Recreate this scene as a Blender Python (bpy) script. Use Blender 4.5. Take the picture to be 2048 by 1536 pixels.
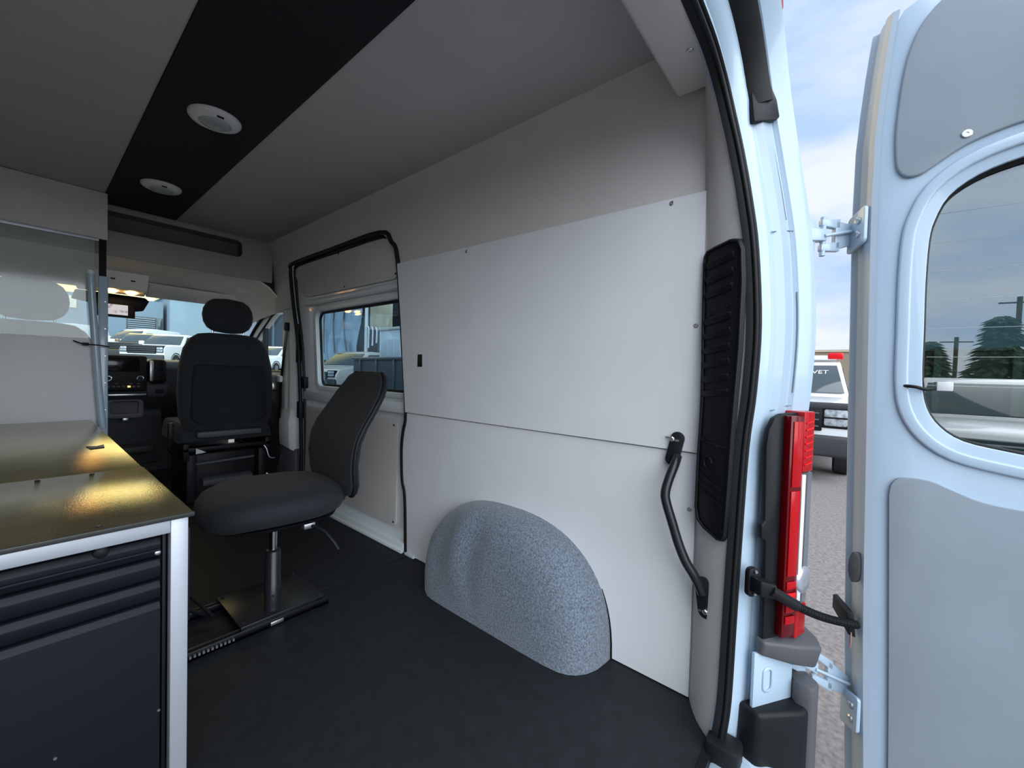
import bpy, bmesh, math, random
from mathutils import Vector, Matrix
random.seed(4)
PI = math.pi
for o in list(bpy.data.objects): bpy.data.objects.remove(o)
S = bpy.context.scene
COL = S.collection

# ------------------------------------------------------------------ camera
cam = bpy.data.cameras.new('camera'); co = bpy.data.objects.new('camera', cam); COL.objects.link(co)
cam.sensor_fit = 'HORIZONTAL'; cam.sensor_width = 36; cam.lens = 805 / 2048 * 36
cam.clip_start = 0.02; cam.clip_end = 400
right = Vector((0.637, -0.770, 0.029)); up = Vector((0.003, 0.040, 0.999)); back = Vector((-0.771, -0.637, 0.027))
right.normalize(); back = (back - right * back.dot(right)).normalized(); up = back.cross(right)
M = Matrix((right, up, back)).transposed().to_4x4(); M.translation = Vector((-0.32, -0.2, 0.97))
co.matrix_world = M
S.camera = co

# ------------------------------------------------------------------ sky, added rear fill light, exposure
w = bpy.data.worlds.new('sky'); S.world = w; w.use_nodes = True
nt = w.node_tree; nt.nodes.clear()
N = lambda t: nt.nodes.new(t)
out = N('ShaderNodeOutputWorld'); bg = N('ShaderNodeBackground'); tc = N('ShaderNodeTexCoord')
mp = N('ShaderNodeMapping'); mp.inputs['Scale'].default_value = (1.0, 1.0, 3.2)
nz = N('ShaderNodeTexNoise'); nz.inputs['Scale'].default_value = 2.3; nz.inputs['Detail'].default_value = 7; nz.inputs['Roughness'].default_value = .55
rp = N('ShaderNodeValToRGB')
rp.color_ramp.elements[0].position = .38; rp.color_ramp.elements[0].color = (.235, .325, .49, 1)
rp.color_ramp.elements[1].position = .62; rp.color_ramp.elements[1].color = (.41, .44, .49, 1)
nt.links.new(tc.outputs['Generated'], mp.inputs['Vector']); nt.links.new(mp.outputs['Vector'], nz.inputs['Vector'])
nt.links.new(nz.outputs['Fac'], rp.inputs['Fac'])
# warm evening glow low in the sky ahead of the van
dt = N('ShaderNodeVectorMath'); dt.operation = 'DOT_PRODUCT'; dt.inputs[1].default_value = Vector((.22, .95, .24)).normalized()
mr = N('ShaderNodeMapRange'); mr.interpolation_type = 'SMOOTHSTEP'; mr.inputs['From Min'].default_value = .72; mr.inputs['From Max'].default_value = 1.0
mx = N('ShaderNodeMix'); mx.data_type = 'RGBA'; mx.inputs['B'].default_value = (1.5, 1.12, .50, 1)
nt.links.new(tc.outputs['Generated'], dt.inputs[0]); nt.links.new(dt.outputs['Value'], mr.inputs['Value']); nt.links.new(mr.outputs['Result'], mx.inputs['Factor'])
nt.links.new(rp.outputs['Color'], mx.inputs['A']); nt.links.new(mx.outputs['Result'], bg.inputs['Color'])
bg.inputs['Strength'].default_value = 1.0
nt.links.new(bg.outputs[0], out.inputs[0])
sun = bpy.data.lights.new('sun', 'SUN'); sun.energy = 2.5; sun.angle = math.radians(90); sun.color = (.90, .96, 1)  # broad fill from behind, added to brighten the interior; the low sun is ahead
so = bpy.data.objects.new('sun', sun); COL.objects.link(so)
so.rotation_euler = Vector((-.24, -.72, .55)).to_track_quat('Z', 'Y').to_euler()
S.view_settings.view_transform = 'Standard'; S.view_settings.look = 'None'
S.view_settings.gamma = 1; S.view_settings.use_curve_mapping = False
S.view_settings.exposure = 1.12

# ------------------------------------------------------------------ materials
def mat(name, col, rough=.5, metal=0, spec=.5, bump=0, bscale=200, var=0, vscale=30, emit=None, es=0, coat=0, alpha=1, trans=0, ior=1.45, stretch=None, sheen=0):
    m = bpy.data.materials.new(name); m.use_nodes = True
    t = m.node_tree; b = t.nodes['Principled BSDF']
    b.inputs['Base Color'].default_value = (*col, 1); b.inputs['Roughness'].default_value = rough
    b.inputs['Metallic'].default_value = metal; b.inputs['Specular IOR Level'].default_value = spec
    b.inputs['Coat Weight'].default_value = coat; b.inputs['Coat Roughness'].default_value = .06
    b.inputs['Alpha'].default_value = alpha; b.inputs['Transmission Weight'].default_value = trans; b.inputs['IOR'].default_value = ior
    if sheen: b.inputs['Sheen Weight'].default_value = sheen
    if emit: b.inputs['Emission Color'].default_value = (*emit, 1); b.inputs['Emission Strength'].default_value = es
    if bump or var:
        c = t.nodes.new('ShaderNodeTexCoord'); src = c.outputs['Object']
        if stretch:
            mm = t.nodes.new('ShaderNodeMapping'); mm.inputs['Scale'].default_value = stretch
            t.links.new(src, mm.inputs['Vector']); src = mm.outputs['Vector']
    if bump:
        n = t.nodes.new('ShaderNodeTexNoise'); n.inputs['Scale'].default_value = bscale; n.inputs['Detail'].default_value = 3
        bp = t.nodes.new('ShaderNodeBump'); bp.inputs['Strength'].default_value = bump; bp.inputs['Distance'].default_value = .002
        t.links.new(src, n.inputs['Vector']); t.links.new(n.outputs['Fac'], bp.inputs['Height']); t.links.new(bp.outputs['Normal'], b.inputs['Normal'])
    if var:
        n2 = t.nodes.new('ShaderNodeTexNoise'); n2.inputs['Scale'].default_value = vscale; n2.inputs['Detail'].default_value = 4
        r2 = t.nodes.new('ShaderNodeValToRGB')
        r2.color_ramp.elements[0].position = .3; r2.color_ramp.elements[1].position = .7
        r2.color_ramp.elements[0].color = (*[max(0, x * (1 - var)) for x in col], 1); r2.color_ramp.elements[1].color = (*[min(1, x * (1 + var)) for x in col], 1)
        t.links.new(src, n2.inputs['Vector']); t.links.new(n2.outputs['Fac'], r2.inputs['Fac']); t.links.new(r2.outputs['Color'], b.inputs['Base Color'])
    return m
def glassmat(name, tint, refl, haze=0, hazecol=(.8, .85, .85), rough=.0):
    m = bpy.data.materials.new(name); m.use_nodes = True; t = m.node_tree; t.nodes.clear()
    o = t.nodes.new('ShaderNodeOutputMaterial'); tr = t.nodes.new('ShaderNodeBsdfTransparent'); tr.inputs[0].default_value = (*tint, 1)
    gl = t.nodes.new('ShaderNodeBsdfGlossy'); gl.inputs['Roughness'].default_value = rough; gl.inputs[0].default_value = (.95, .97, .97, 1)
    mx = t.nodes.new('ShaderNodeMixShader'); mx.inputs[0].default_value = refl
    t.links.new(tr.outputs[0], mx.inputs[1]); t.links.new(gl.outputs[0], mx.inputs[2]); last = mx
    if haze:
        df = t.nodes.new('ShaderNodeBsdfDiffuse'); df.inputs[0].default_value = (*hazecol, 1)
        tl = t.nodes.new('ShaderNodeBsdfTranslucent'); tl.inputs[0].default_value = (*hazecol, 1)
        ad = t.nodes.new('ShaderNodeMixShader'); ad.inputs[0].default_value = .5
        t.links.new(df.outputs[0], ad.inputs[1]); t.links.new(tl.outputs[0], ad.inputs[2])
        m2 = t.nodes.new('ShaderNodeMixShader'); m2.inputs[0].default_value = haze
        t.links.new(mx.outputs[0], m2.inputs[1]); t.links.new(ad.outputs[0], m2.inputs[2]); last = m2
    t.links.new(last.outputs[0], o.inputs[0]); return m

VINYL = mat('liner_vinyl', (.62, .595, .57), .62, bump=.12, bscale=700, var=.03, vscale=6)
DPV = mat('door_panel_vinyl', (.25, .29, .33), .6, bump=.12, bscale=700, var=.05, vscale=5)
FASC = mat('shelf_carpet', (.36, .34, .315), .9, bump=.3, bscale=400)
DPAINT = mat('door_white_lit', (.72, .77, .78), .3, coat=.3)  # van white made lighter, outdoor light on the sliding door put into colour
CEIL = mat('ceiling_vinyl', (.46, .445, .44), .65, bump=.12, bscale=700, var=.03, vscale=5)
PANEL = mat('panel_vinyl', (.74, .75, .77), .5, bump=.10, bscale=800, var=.025, vscale=5)
BLKCEIL = mat('black_fabric', (.012, .013, .016), .9, bump=.2, bscale=500)
FLOORM = mat('floor_rubber', (.009, .011, .014), .62, spec=.45, bump=.5, bscale=420, var=.25, vscale=25)
FELT = mat('grey_felt', (.135, .165, .205), .95, bump=1.0, bscale=330, var=.55, vscale=170, sheen=.3)
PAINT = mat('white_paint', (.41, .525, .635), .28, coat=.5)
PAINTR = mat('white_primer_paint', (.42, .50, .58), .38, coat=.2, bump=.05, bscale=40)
RUBBER = mat('black_rubber', (.008, .009, .010), .5, spec=.3)
BLKPL = mat('black_plastic', (.009, .010, .012), .45, spec=.25, bump=.15, bscale=600)
BLKSAT = mat('satin_black_steel', (.014, .015, .018), .28, bump=.08, bscale=900)
GREYPL = mat('dark_grey_plastic', (.085, .085, .095), .55, bump=.2, bscale=500)
CHROME = mat('chrome', (.8, .8, .82), .12, metal=1)
ZINC = mat('zinc', (.62, .63, .64), .35, metal=1)
ALU = mat('anodised_aluminium', (.52, .55, .61), .42, metal=.55)
CABNAVY = mat('cabinet_black_powder', (.005, .007, .011), .5, spec=.3, bump=.12, bscale=900)
CTOP = mat('counter_golden_light', (.60, .51, .30), .15, metal=.9, bump=.2, bscale=260, var=.12, vscale=12)  # golden light reflected from ahead is put into this colour
CEDGE = mat('counter_edge', (.03, .032, .03), .4)
FABRIC = mat('black_upholstery', (.009, .011, .015), .8, bump=.4, bscale=900, sheen=.04)
FABRIC2 = mat('charcoal_upholstery', (.022, .025, .029), .85, bump=.4, bscale=800, sheen=.08)
BEIGE = mat('headliner_beige', (.82, .80, .74), .85, bump=.25, bscale=500, var=.05, vscale=5)
BEIGEP = mat('pillar_trim_plastic', (.76, .755, .72), .5, bump=.1, bscale=500)
DASHM = mat('dashboard_plastic', (.035, .037, .042), .55, bump=.3, bscale=400)
SCREENM = mat('screen_black', (.008, .009, .012), .12)
LAMPW = mat('dome_lamp_white', (.72, .72, .73), .35)
LENSG = mat('dome_lamp_lens', (.42, .45, .46), .25)
WARM = mat('lit_map_lens', (.9, .6, .2), .4, emit=(1, .50, .13), es=11)
REDL = mat('red_lens', (.40, .001, .004), .2, coat=.15, spec=.3)
REDD = mat('dark_red_lens', (.10, .0, .002), .2, coat=.15, spec=.3)
REDB = mat('bright_red_reflector', (.70, .008, .012), .25, coat=.1, spec=.3)
CLRL = mat('clear_lens', (.74, .76, .80), .12, coat=1)
CLRG = glassmat('clear_lens_glass', (.70, .73, .78), .14, haze=.22, hazecol=(.6, .62, .66))
ASPH = mat('asphalt', (.20, .18, .172), .9, bump=.9, bscale=45, var=.3, vscale=38)
GLASSW = glassmat('windscreen_glass', (.93, 1.0, .99), .04)
GLASSS = glassmat('side_glass', (.58, .68, .72), .08)
GLASSR = glassmat('privacy_glass', (.26, .37, .37), .36)
POLY = glassmat('hazy_polycarbonate', (.93, .96, .96), .05, haze=.24, hazecol=(.78, .84, .84), rough=.08)
CARGL = mat('car_glass', (.05, .065, .07), .06, spec=.8)
BLUEG = mat('blue_grey_stucco', (.27, .36, .42), .9, bump=.3, bscale=8, var=.06, vscale=.6)
TYRE = mat('tyre_rubber', (.02, .02, .022), .8)

# ------------------------------------------------------------------ mesh helpers
def V3(p): return Vector(p)
def boxg(x0, x1, y0, y1, z0, z1):
    v = [(x, y, z) for z in (z0, z1) for y in (y0, y1) for x in (x0, x1)]
    f = [(0, 2, 3, 1), (4, 5, 7, 6), (0, 1, 5, 4), (2, 6, 7, 3), (0, 4, 6, 2), (1, 3, 7, 5)]
    return v, f
def merge(*gs):
    v = []; f = []
    for a, b in gs:
        k = len(v); v += list(a); f += [tuple(i + k for i in q) for q in b]
    return v, f
def loftg(rings, cap=True, closed=True):
    n = len(rings[0]); v = [p for r in rings for p in r]; f = []
    for i in range(len(rings) - 1):
        for j in range(n if closed else n - 1):
            a = i * n + j; b = i * n + (j + 1) % n
            f.append((a, b, b + n, a + n))
    if cap and closed:
        f.append(tuple(range(n - 1, -1, -1))); f.append(tuple((len(rings) - 1) * n + j for j in range(n)))
    return v, f
def tubeg(path, r, n=10, cap=True, flat=None):
    path = [V3(p) for p in path]; rings = []; prev = None
    for i, p in enumerate(path):
        t = (path[min(i + 1, len(path) - 1)] - path[max(i - 1, 0)]).normalized()
        if prev is None:
            a = Vector((0, 0, 1)) if abs(t.z) < .9 else Vector((1, 0, 0))
            u = t.cross(a).normalized()
        else:
            u = (prev - t * prev.dot(t)).normalized()
        prev = u; b = t.cross(u); rr = r[i] if isinstance(r, (list, tuple)) else r
        rings.append([p + (u * math.cos(k * 2 * PI / n) + b * math.sin(k * 2 * PI / n) * (flat or 1)) * rr for k in range(n)])
    return loftg(rings, cap)
def smoothpath(pts, n=6):
    pts = [V3(p) for p in pts]; res = []
    for i in range(len(pts) - 1):
        p0 = pts[max(i - 1, 0)]; p1 = pts[i]; p2 = pts[i + 1]; p3 = pts[min(i + 2, len(pts) - 1)]
        for k in range(n):
            t = k / n
            res.append(.5 * ((2 * p1) + (p2 - p0) * t + (2 * p0 - 5 * p1 + 4 * p2 - p3) * t * t + (3 * p1 - p0 - 3 * p2 + p3) * t ** 3))
    res.append(pts[-1]); return res
def latheg(prof, n=24, origin=(0, 0, 0), axis=(0, 0, 1)):
    ax = V3(axis).normalized(); a = Vector((1, 0, 0)) if abs(ax.x) < .9 else Vector((0, 1, 0))
    u = ax.cross(a).normalized(); b = ax.cross(u); o = V3(origin)
    return loftg([[o + ax * h + (u * math.cos(k * 2 * PI / n) + b * math.sin(k * 2 * PI / n)) * max(r, 1e-4) for k in range(n)] for r, h in prof])
def prismg(poly, vec):
    a = [V3(p) for p in poly]; b = [p + V3(vec) for p in a]
    return loftg([a, b])
def rrect(w, h, r, n=5, cx=0, cy=0):
    pts = []
    for sx, sy, a0 in ((1, 1, 0), (-1, 1, 90), (-1, -1, 180), (1, -1, 270)):
        for k in range(n + 1):
            a = math.radians(a0 + 90 * k / n)
            pts.append((cx + sx * (w / 2 - r) + r * math.cos(a), cy + sy * (h / 2 - r) + r * math.sin(a)))
    return pts
def frameg(outer, inner, vec):
    """plate with a hole: outer and inner loops (3d, equal counts) extruded by vec"""
    n = len(outer); vv = V3(vec)
    v = [V3(p) for p in outer] + [V3(p) for p in inner]; v += [p + vv for p in v]; f = []
    for j in range(n):
        k = (j + 1) % n
        f += [(j, k, n + k, n + j), (2 * n + j, 3 * n + j, 3 * n + k, 2 * n + k), (j, 2 * n + j, 2 * n + k, k), (n + j, n + k, 3 * n + k, 3 * n + j)]
    return v, f
def gridg(rows, thick=None):
    nr = len(rows); nc = len(rows[0]); v = [V3(p) for r in rows for p in r]; f = []
    for i in range(nr - 1):
        for j in range(nc - 1):
            a = i * nc + j; f.append((a, a + 1, a + nc + 1, a + nc))
    if thick is not None:
        t = V3(thick); k = len(v); v += [p + t for p in v]; f += [tuple(i + k for i in reversed(q)) for q in f]
        bd = list(range(nc)) + [i * nc + nc - 1 for i in range(1, nr)] + [(nr - 1) * nc + j for j in range(nc - 2, -1, -1)] + [i * nc for i in range(nr - 2, 0, -1)]
        for i in range(len(bd)):
            a = bd[i]; b = bd[(i + 1) % len(bd)]; f.append((a, b, b + k, a + k))
    return v, f
def sweepg(path, sec, xz=True, closed=True):
    """section points (o: outward in xz plane, r: rearward) swept along a path lying roughly in the xz plane"""
    path = [V3(p) for p in path]; rings = []
    for i, p in enumerate(path):
        t = path[min(i + 1, len(path) - 1)] - path[max(i - 1, 0)]
        t = Vector((t.x, 0, t.z)).normalized(); o = Vector((t.z, 0, -t.x))
        rings.append([p + o * a + Vector((0, -b, 0)) for a, b in sec])
    return loftg(rings, cap=closed, closed=closed)

def build(name, g, m, root=None, parent=None, bevel=0, seg=2, smooth=None, local=False, kind=None, label=None):
    v, f = g; me = bpy.data.meshes.new(name)
    if root is not None and not local:
        inv = root.matrix_basis.inverted(); v = [inv @ V3(p) for p in v]
    me.from_pydata([tuple(p) for p in v], [], [tuple(q) for q in f])
    bm = bmesh.new(); bm.from_mesh(me)
    bmesh.ops.remove_doubles(bm, verts=bm.verts, dist=1e-5)
    bmesh.ops.recalc_face_normals(bm, faces=bm.faces)
    if bevel:
        ed = [e for e in bm.edges if len(e.link_faces) == 2 and e.calc_face_angle(0) > .5]
        bmesh.ops.bevel(bm, geom=ed, offset=bevel, segments=seg, profile=.5, affect='EDGES', clamp_overlap=True)
    bm.to_mesh(me); bm.free()
    if smooth is None and bevel: smooth = 40
    if smooth:
        me.polygons.foreach_set('use_smooth', [True] * len(me.polygons)); me.set_sharp_from_angle(angle=math.radians(smooth))
    me.materials.append(m)
    o = bpy.data.objects.new(name, me); COL.objects.link(o)
    p = parent or root
    if p is not None: o.parent = p
    if kind: o['kind'] = kind
    if label: o['label'] = label
    return o
def thing(name, label, cat, loc=(0, 0, 0), rotz=0, group=None, kind=None):
    o = bpy.data.objects.new(name, None); o.empty_display_size = .05; COL.objects.link(o)
    o.location = loc; o.rotation_euler = (0, 0, rotz)
    o.matrix_basis = Matrix.Translation(loc) @ Matrix.Rotation(rotz, 4, 'Z')
    o['label'] = label
    if cat: o['category'] = cat
    if group: o['group'] = group
    if kind: o['kind'] = kind
    return o
def tag(o, label, cat=None, group=None, kind=None):
    o['label'] = label
    if cat: o['category'] = cat
    if group: o['group'] = group
    if kind: o['kind'] = kind
    return o
def copytree(o, parent=None):
    c = o.copy(); COL.objects.link(c)
    if parent is not None: c.parent = parent
    for ch in [x for x in bpy.data.objects if x.parent == o]: copytree(ch, c)
    return c
def interp(tab, t):
    if t <= tab[0][0]: return tab[0][1]
    for (a, b), (c, d) in zip(tab, tab[1:]):
        if t <= c: return b + (d - b) * (t - a) / (c - a)
    return tab[-1][1]
def frange(a, b, n): return [a + (b - a) * i / n for i in range(n + 1)]
def screwg(p, n, r=.007):
    return latheg([(r, 0), (r, .0015), (r * .8, .003), (r * .35, .0032), (r * .3, .0015)], 10, p, n)

# ================================================================== THE VAN'S SHELL
def Xw(z): return interp([(0, .968), (.4, .962), (.75, .952), (1.2, .938), (1.5, .924), (1.66, .910), (1.78, .893), (1.86, .874), (1.9, .857)], z)
REAR = [(0, 1.55), (.3, 1.56), (.39, 1.585), (.55, 1.59), (.65, 1.575), (.75, 1.553), (1.07, 1.577), (1.54, 1.612), (1.64, 1.66), (1.705, 1.76)]
FRONT = [(0, 2.82), (.53, 2.82), (1.09, 2.84), (1.4, 2.90), (1.6, 2.92), (1.67, 2.91), (1.705, 2.86)]
CZ = 1.90     # ceiling height

# floor
fl = build('floor', boxg(-.95, .99, .05, 1.52, -.03, 0), FLOORM)
tag(fl, 'black ribbed rubber floor of the van around the swivel chair', 'floor', kind='structure')
build('floor_mat', boxg(-.95, 1.02, 1.522, 3.2, -.03, .002), FLOORM, parent=fl)
build('edge_strip', boxg(-.9, .85, .028, .05, -.05, .003), BLKPL, parent=fl, bevel=.004)
cf = build('floor', boxg(-.95, 1.05, 3.2, 4.7, -.06, -.005), FLOORM); tag(cf, 'dark cab floor under the dashboard', 'floor', kind='structure')

# ceiling
ce = build('ceiling', boxg(.306, .862, .06, 3.215, CZ, CZ + .012), CEIL, bevel=.003)
tag(ce, 'grey vinyl ceiling split by a wide black centre strip', 'ceiling', kind='structure')
build('ceiling_panel', boxg(-.93, -.034, .06, 3.215, CZ, CZ + .012), CEIL, parent=ce, bevel=.003)
build('black_strip', boxg(-.033, .305, .06, 3.17, CZ - .004, CZ + .010), BLKCEIL, parent=ce, label='wide black fabric strip along the ceiling centre')

# right wall: liner, panels, screws
wr = thing('wall_right', 'light grey panelled right wall of the van', 'wall', (.96, .8, 0), kind='structure')
zz = sorted(set([round(x, 4) for x in frange(0, 1.5, 15)] + [1.54, 1.58, 1.62, 1.66, 1.705, 1.74, 1.78, 1.82, 1.85, 1.875, 1.9]))
rows = []
for z in zz:
    y1 = interp(REAR, z) if z <= 1.705 else 1.76
    rows.append([(Xw(z), .05 + (y1 - .05) * k / 8, z) for k in range(9)])
build('liner', gridg(rows, (.02, 0, 0)), VINYL, wr, smooth=50)
rows = [[(Xw(z), y, z) for y in frange(1.76, 2.86, 8)] for z in (1.706, 1.74, 1.78, 1.82, 1.85, 1.875, 1.9)]
build('liner', gridg(rows, (.02, 0, 0)), VINYL, wr, smooth=50)
rows = []
for z in zz:
    y0 = interp(FRONT, z) if z <= 1.705 else 2.86
    if z < 1.34: continue
    rows.append([(Xw(z) + .0, y0 + (3.24 - y0) * k / 6, z) for k in range(7)])
build('liner', gridg(rows, (.02, 0, 0)), VINYL, wr, smooth=50)
def wallpanel(name, z0, z1, y0, off, th, n, m, top=None):
    rows = []
    for z in frange(z0, z1, n):
        y1 = interp(REAR, z) - .006; rr = []
        for k in range(13):
            y = y0 + (y1 - y0) * k / 12
            zt = z if top is None else z0 + (z - z0) * (1 + top * k / 12)
            rr.append((Xw(zt) - off, y, zt))
        rows.append(rr)
    return build(name, gridg(rows, (th, 0, 0)), m, wr, smooth=60)
lp = wallpanel('lower_panel', .004, .747, .128, .010, .008, 12, PANEL)
upn = wallpanel('upper_panel', .752, 1.500, .122, .019, .014, 12, PANEL, top=.022)
for (y, z) in ((.217, 1.488), (1.089, 1.493), (.140, 1.123)):
    build('screw', screwg((Xw(z) - .0185, y, z), (-1, 0, 0)), ZINC, wr, parent=upn, smooth=30)
build('screw', screwg((Xw(.578) - .010, .143, .578), (-1, 0, 0)), ZINC, wr, parent=lp, smooth=30)
sl = build('slot_bezel', boxg(Xw(1.02) - .022, Xw(1.02) - .010, 1.405, 1.44, .988, 1.05), BLKPL, wr, parent=upn, bevel=.003, label='small black slot in the white wall panel')
build('slot_insert', boxg(Xw(1.02) - .0235, Xw(1.02) - .02, 1.412, 1.424, .995, 1.043), RUBBER, wr, parent=upn, bevel=.001)

build('floor_bracket', boxg(.945, .962, 1.47, 1.545, .001, .014), DPAINT, wr, bevel=.002)

# rear frame path (weather strip line round the rear opening)
SP = [(.845, .016, -.02), (.845, .012, .03), (.85, .004, .13), (.855, .001, .33), (.86, -.002, .53), (.865, -.008, .79), (.868, -.019, .94), (.868, -.023, 1.11), (.86, -.011, 1.3), (.85, .006, 1.425), (.835, .028, 1.55), (.81, .047, 1.645), (.77, .060, 1.714), (.70, .068, 1.756), (.60, .073, 1.772), (.4, .078, 1.782), (.03, .08, 1.786)]
SPs = smoothpath(SP, 4)
full = SPs + [Vector((.06 - p.x, p.y, p.z)) for p in reversed(SPs[:-1])]
seal = thing('weather_strip', 'black rubber weather strip round the rear door opening', 'seal', (.85, 0, 0))
build('seal_base', sweepg(full, [(-.014, -.022), (-.006, -.024), (.004, -.012), (.004, .003), (-.006, .003), (-.013, -.010)]), RUBBER, seal, smooth=60)
build('seal_bulb', sweepg(full, [(-.010 + .006 * math.cos(a * PI / 4), -.001 + .006 * math.sin(a * PI / 4)) for a in range(8)]), RUBBER, seal, smooth=60)
build('seal_lip', sweepg(full, [(.001 + .004 * math.cos(a * PI / 4), .004 + .006 * math.sin(a * PI / 4)) for a in range(8)]), RUBBER, seal, smooth=60)
build('seal_foot', merge(boxg(.80, .87, -.035, .045, -.055, .035)), RUBBER, seal, bevel=.012)

# white painted body frame round the opening and the outer right side
wb = thing('wall_rear', 'white painted steel door jamb round the rear opening', 'body', (.95, -.05, 0), kind='structure')
SEC = [(0, -.03), (.003, .003), (.022, .006), (.034, .022), (.064, .034), (.074, .052), (.110, .064), (.116, .066), (.117, .071), (.123, .071), (.124, .078), (.152, .104), (.163, .112), (.172, .110), (.181, .092), (.186, .05), (.188, -.05), (.168, -.06), (.10, -.03)]
low = [p for p in full]
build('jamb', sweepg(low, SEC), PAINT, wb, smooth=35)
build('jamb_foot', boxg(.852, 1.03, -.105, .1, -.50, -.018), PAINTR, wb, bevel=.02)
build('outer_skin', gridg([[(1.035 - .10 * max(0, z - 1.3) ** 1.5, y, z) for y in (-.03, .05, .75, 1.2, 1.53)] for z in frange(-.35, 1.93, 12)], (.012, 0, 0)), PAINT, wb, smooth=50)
build('sill_plate', boxg(-.95, .86, -.06, .03, -.12, -.012), PAINT, wb, bevel=.01)
SEAM = mat('seam_shadow', (.16, .20, .24), .6)
def joff(z0, z1, o, r): return [q for q in [p + Vector((math.sqrt(max(0, 1)) * o, -r, 0)) for p in SPs if z0 <= p.z <= z1]]
build('panel_seam', tubeg(joff(.93, 1.25, .121, .0745), .0016, 5), SEAM, wb)
build('panel_seam', tubeg(joff(1.37, 1.60, .108, .065), .0016, 5), SEAM, wb)
for z_, o_, r_ in ((1.36, .085, .058), (.905, .09, .06)):
    c_ = min(SPs, key=lambda p: abs(p.z - z_) + (5 if p.z > 1.7 else 0))
    build('panel_seam', tubeg([c_ + Vector((o_ - .03, -(r_ - .022), -.012)), c_ + Vector((o_ + .02, -(r_ + .004), .0)), c_ + Vector((o_ + .05, -(r_ + .025), .003))], .0014, 5), SEAM, wb)
build('roof_skin', gridg([[(x, y, 1.955 + .03 * (1 - (x / .9) ** 2)) for x in frange(-.88, .94, 8)] for y in (.12, 1, 2, 3.3)], (0, 0, .012)), PAINT, wb, smooth=50)
# black drain channel along the top of the opening with its end bracket
ch = [p for p in smoothpath(SP[11:], 4)]
gut = thing('drain_channel', 'black rubber drain channel along the top of the rear opening', 'channel', (.6, .03, 1.86))
build('channel', sweepg(ch, [(.062, .030), (.108, .058), (.112, .075), (.100, .078), (.066, .050)]), RUBBER, gut, smooth=40)
build('end_cap', prismg([(.862, .030, 1.74), (.905, .0, 1.755), (.938, -.020, 1.70), (.940, -.028, 1.655), (.930, -.024, 1.645), (.868, .018, 1.625)], (-.010, -.016, 0)), BLKPL, gut, bevel=.004)

# rear roof cross beam wrapped in vinyl
hb = build('ceiling_beam', boxg(-.86, .866, .088, .2, 1.762, 1.9), VINYL, bevel=.012, seg=3)
tag(hb, 'grey vinyl wrapped cross beam over the rear opening', 'beam', kind='structure')
build('screw', screwg((.705, .120, 1.7622), (0, 0, -1), .009), ZINC, parent=hb, smooth=30)

# D pillar trim between wall and weather strip
rows = []
for z in frange(-.01, 1.77, 24):
    i = min(range(len(SPs)), key=lambda k: abs(SPs[k].z - z) + (0 if k < 50 else 9)); s = SPs[i]
    a = Vector((Xw(z) - .004, .128, z)); b = Vector((s.x - .008, s.y + .018, z)); r = []
    for k in range(9):
        t = k / 8; p = a.lerp(b, t); p += Vector((-.62, .62, 0)) * (.012 * math.sin(PI * t)); r.append(p)
    rows.append(r)
build('pillar_trim', gridg(rows, (.03, -.0, 0)), VINYL, wr, smooth=60)
# vent grille on the pillar
def pil(s, z):  # point on the pillar trim plane: s from the wall (0) to the seal (1)
    s = s + .13; return Vector((.937 - .075 * s, .123 - .114 * s, z))
vn = thing('vent_grille', 'black plastic vent grille with horizontal slots on the rear pillar', 'vent', pil(.5, .53))
NV = Vector((-.835, .55, 0)) * 1.0
VO = [(.02, 1.300), (.03, 1.318), (.10, 1.330), (.30, 1.334), (.70, 1.338), (.88, 1.330), (.97, 1.305), (1.02, 1.22), (1.01, 1.05), (.93, .85), (.88, .65), (.85, .56), (.80, .543), (.68, .538), (.30, .552), (.14, .566), (.06, .60), (.07, .75), (.12, .91), (.06, 1.10)]
pl = [pil(s, z) + NV * .012 for s, z in VO]
build('grille_body', prismg(pl, NV * .014), BLKPL, vn, bevel=.005)
rim = [pil(.5 + (s - .5) * .96, .936 + (z - .936) * .985) + NV * .026 for s, z in VO]
build('grille_rim', tubeg(rim + [rim[0]], .0045, 6), BLKPL, vn, smooth=60)
for z in (1.285, 1.245, 1.205, 1.13, 1.09, 1.05, 1.01, .97, .93):
    s0, s1 = .14, .80
    a = pil(s0, z - .006) + NV * .028; b = pil(s1, z + .006) + NV * .028; h = Vector((0, 0, .0075)); d = NV * .007
    build('slat', loftg([[a - h, a + h + d, a + h * 1.6, a - h * .2 - d], [b - h, b + h + d, b + h * 1.6, b - h * .2 - d]]), BLKPL, vn, bevel=.0015)
for z in (.695, .675, .655):
    a = pil(.16, z + .008) + NV * .026; b = pil(.72, z - .022) + NV * .026
    build('groove', tubeg([a, b], .003, 6), RUBBER, vn, smooth=60)
build('ring_mark', tubeg([pil(.36 + .10 * math.cos(a * PI / 6), .74 + .016 * math.sin(a * PI / 6)) + NV * .027 for a in range(10)], .0018, 5), RUBBER, vn, smooth=60)
build('cover_step', tubeg([pil(.10, .795) + NV * .026, pil(.84, .79) + NV * .026], .003, 6), RUBBER, vn, smooth=60)
for s, z in ((.78, .57), (.6, .786), (.2, .80), (.72, 1.165), (.26, 1.15)):
    build('clip', latheg([(.006, 0), (.006, .003), (.003, .004)], 10, pil(s, z) + NV * .026, NV), RUBBER, vn, smooth=30)

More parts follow.
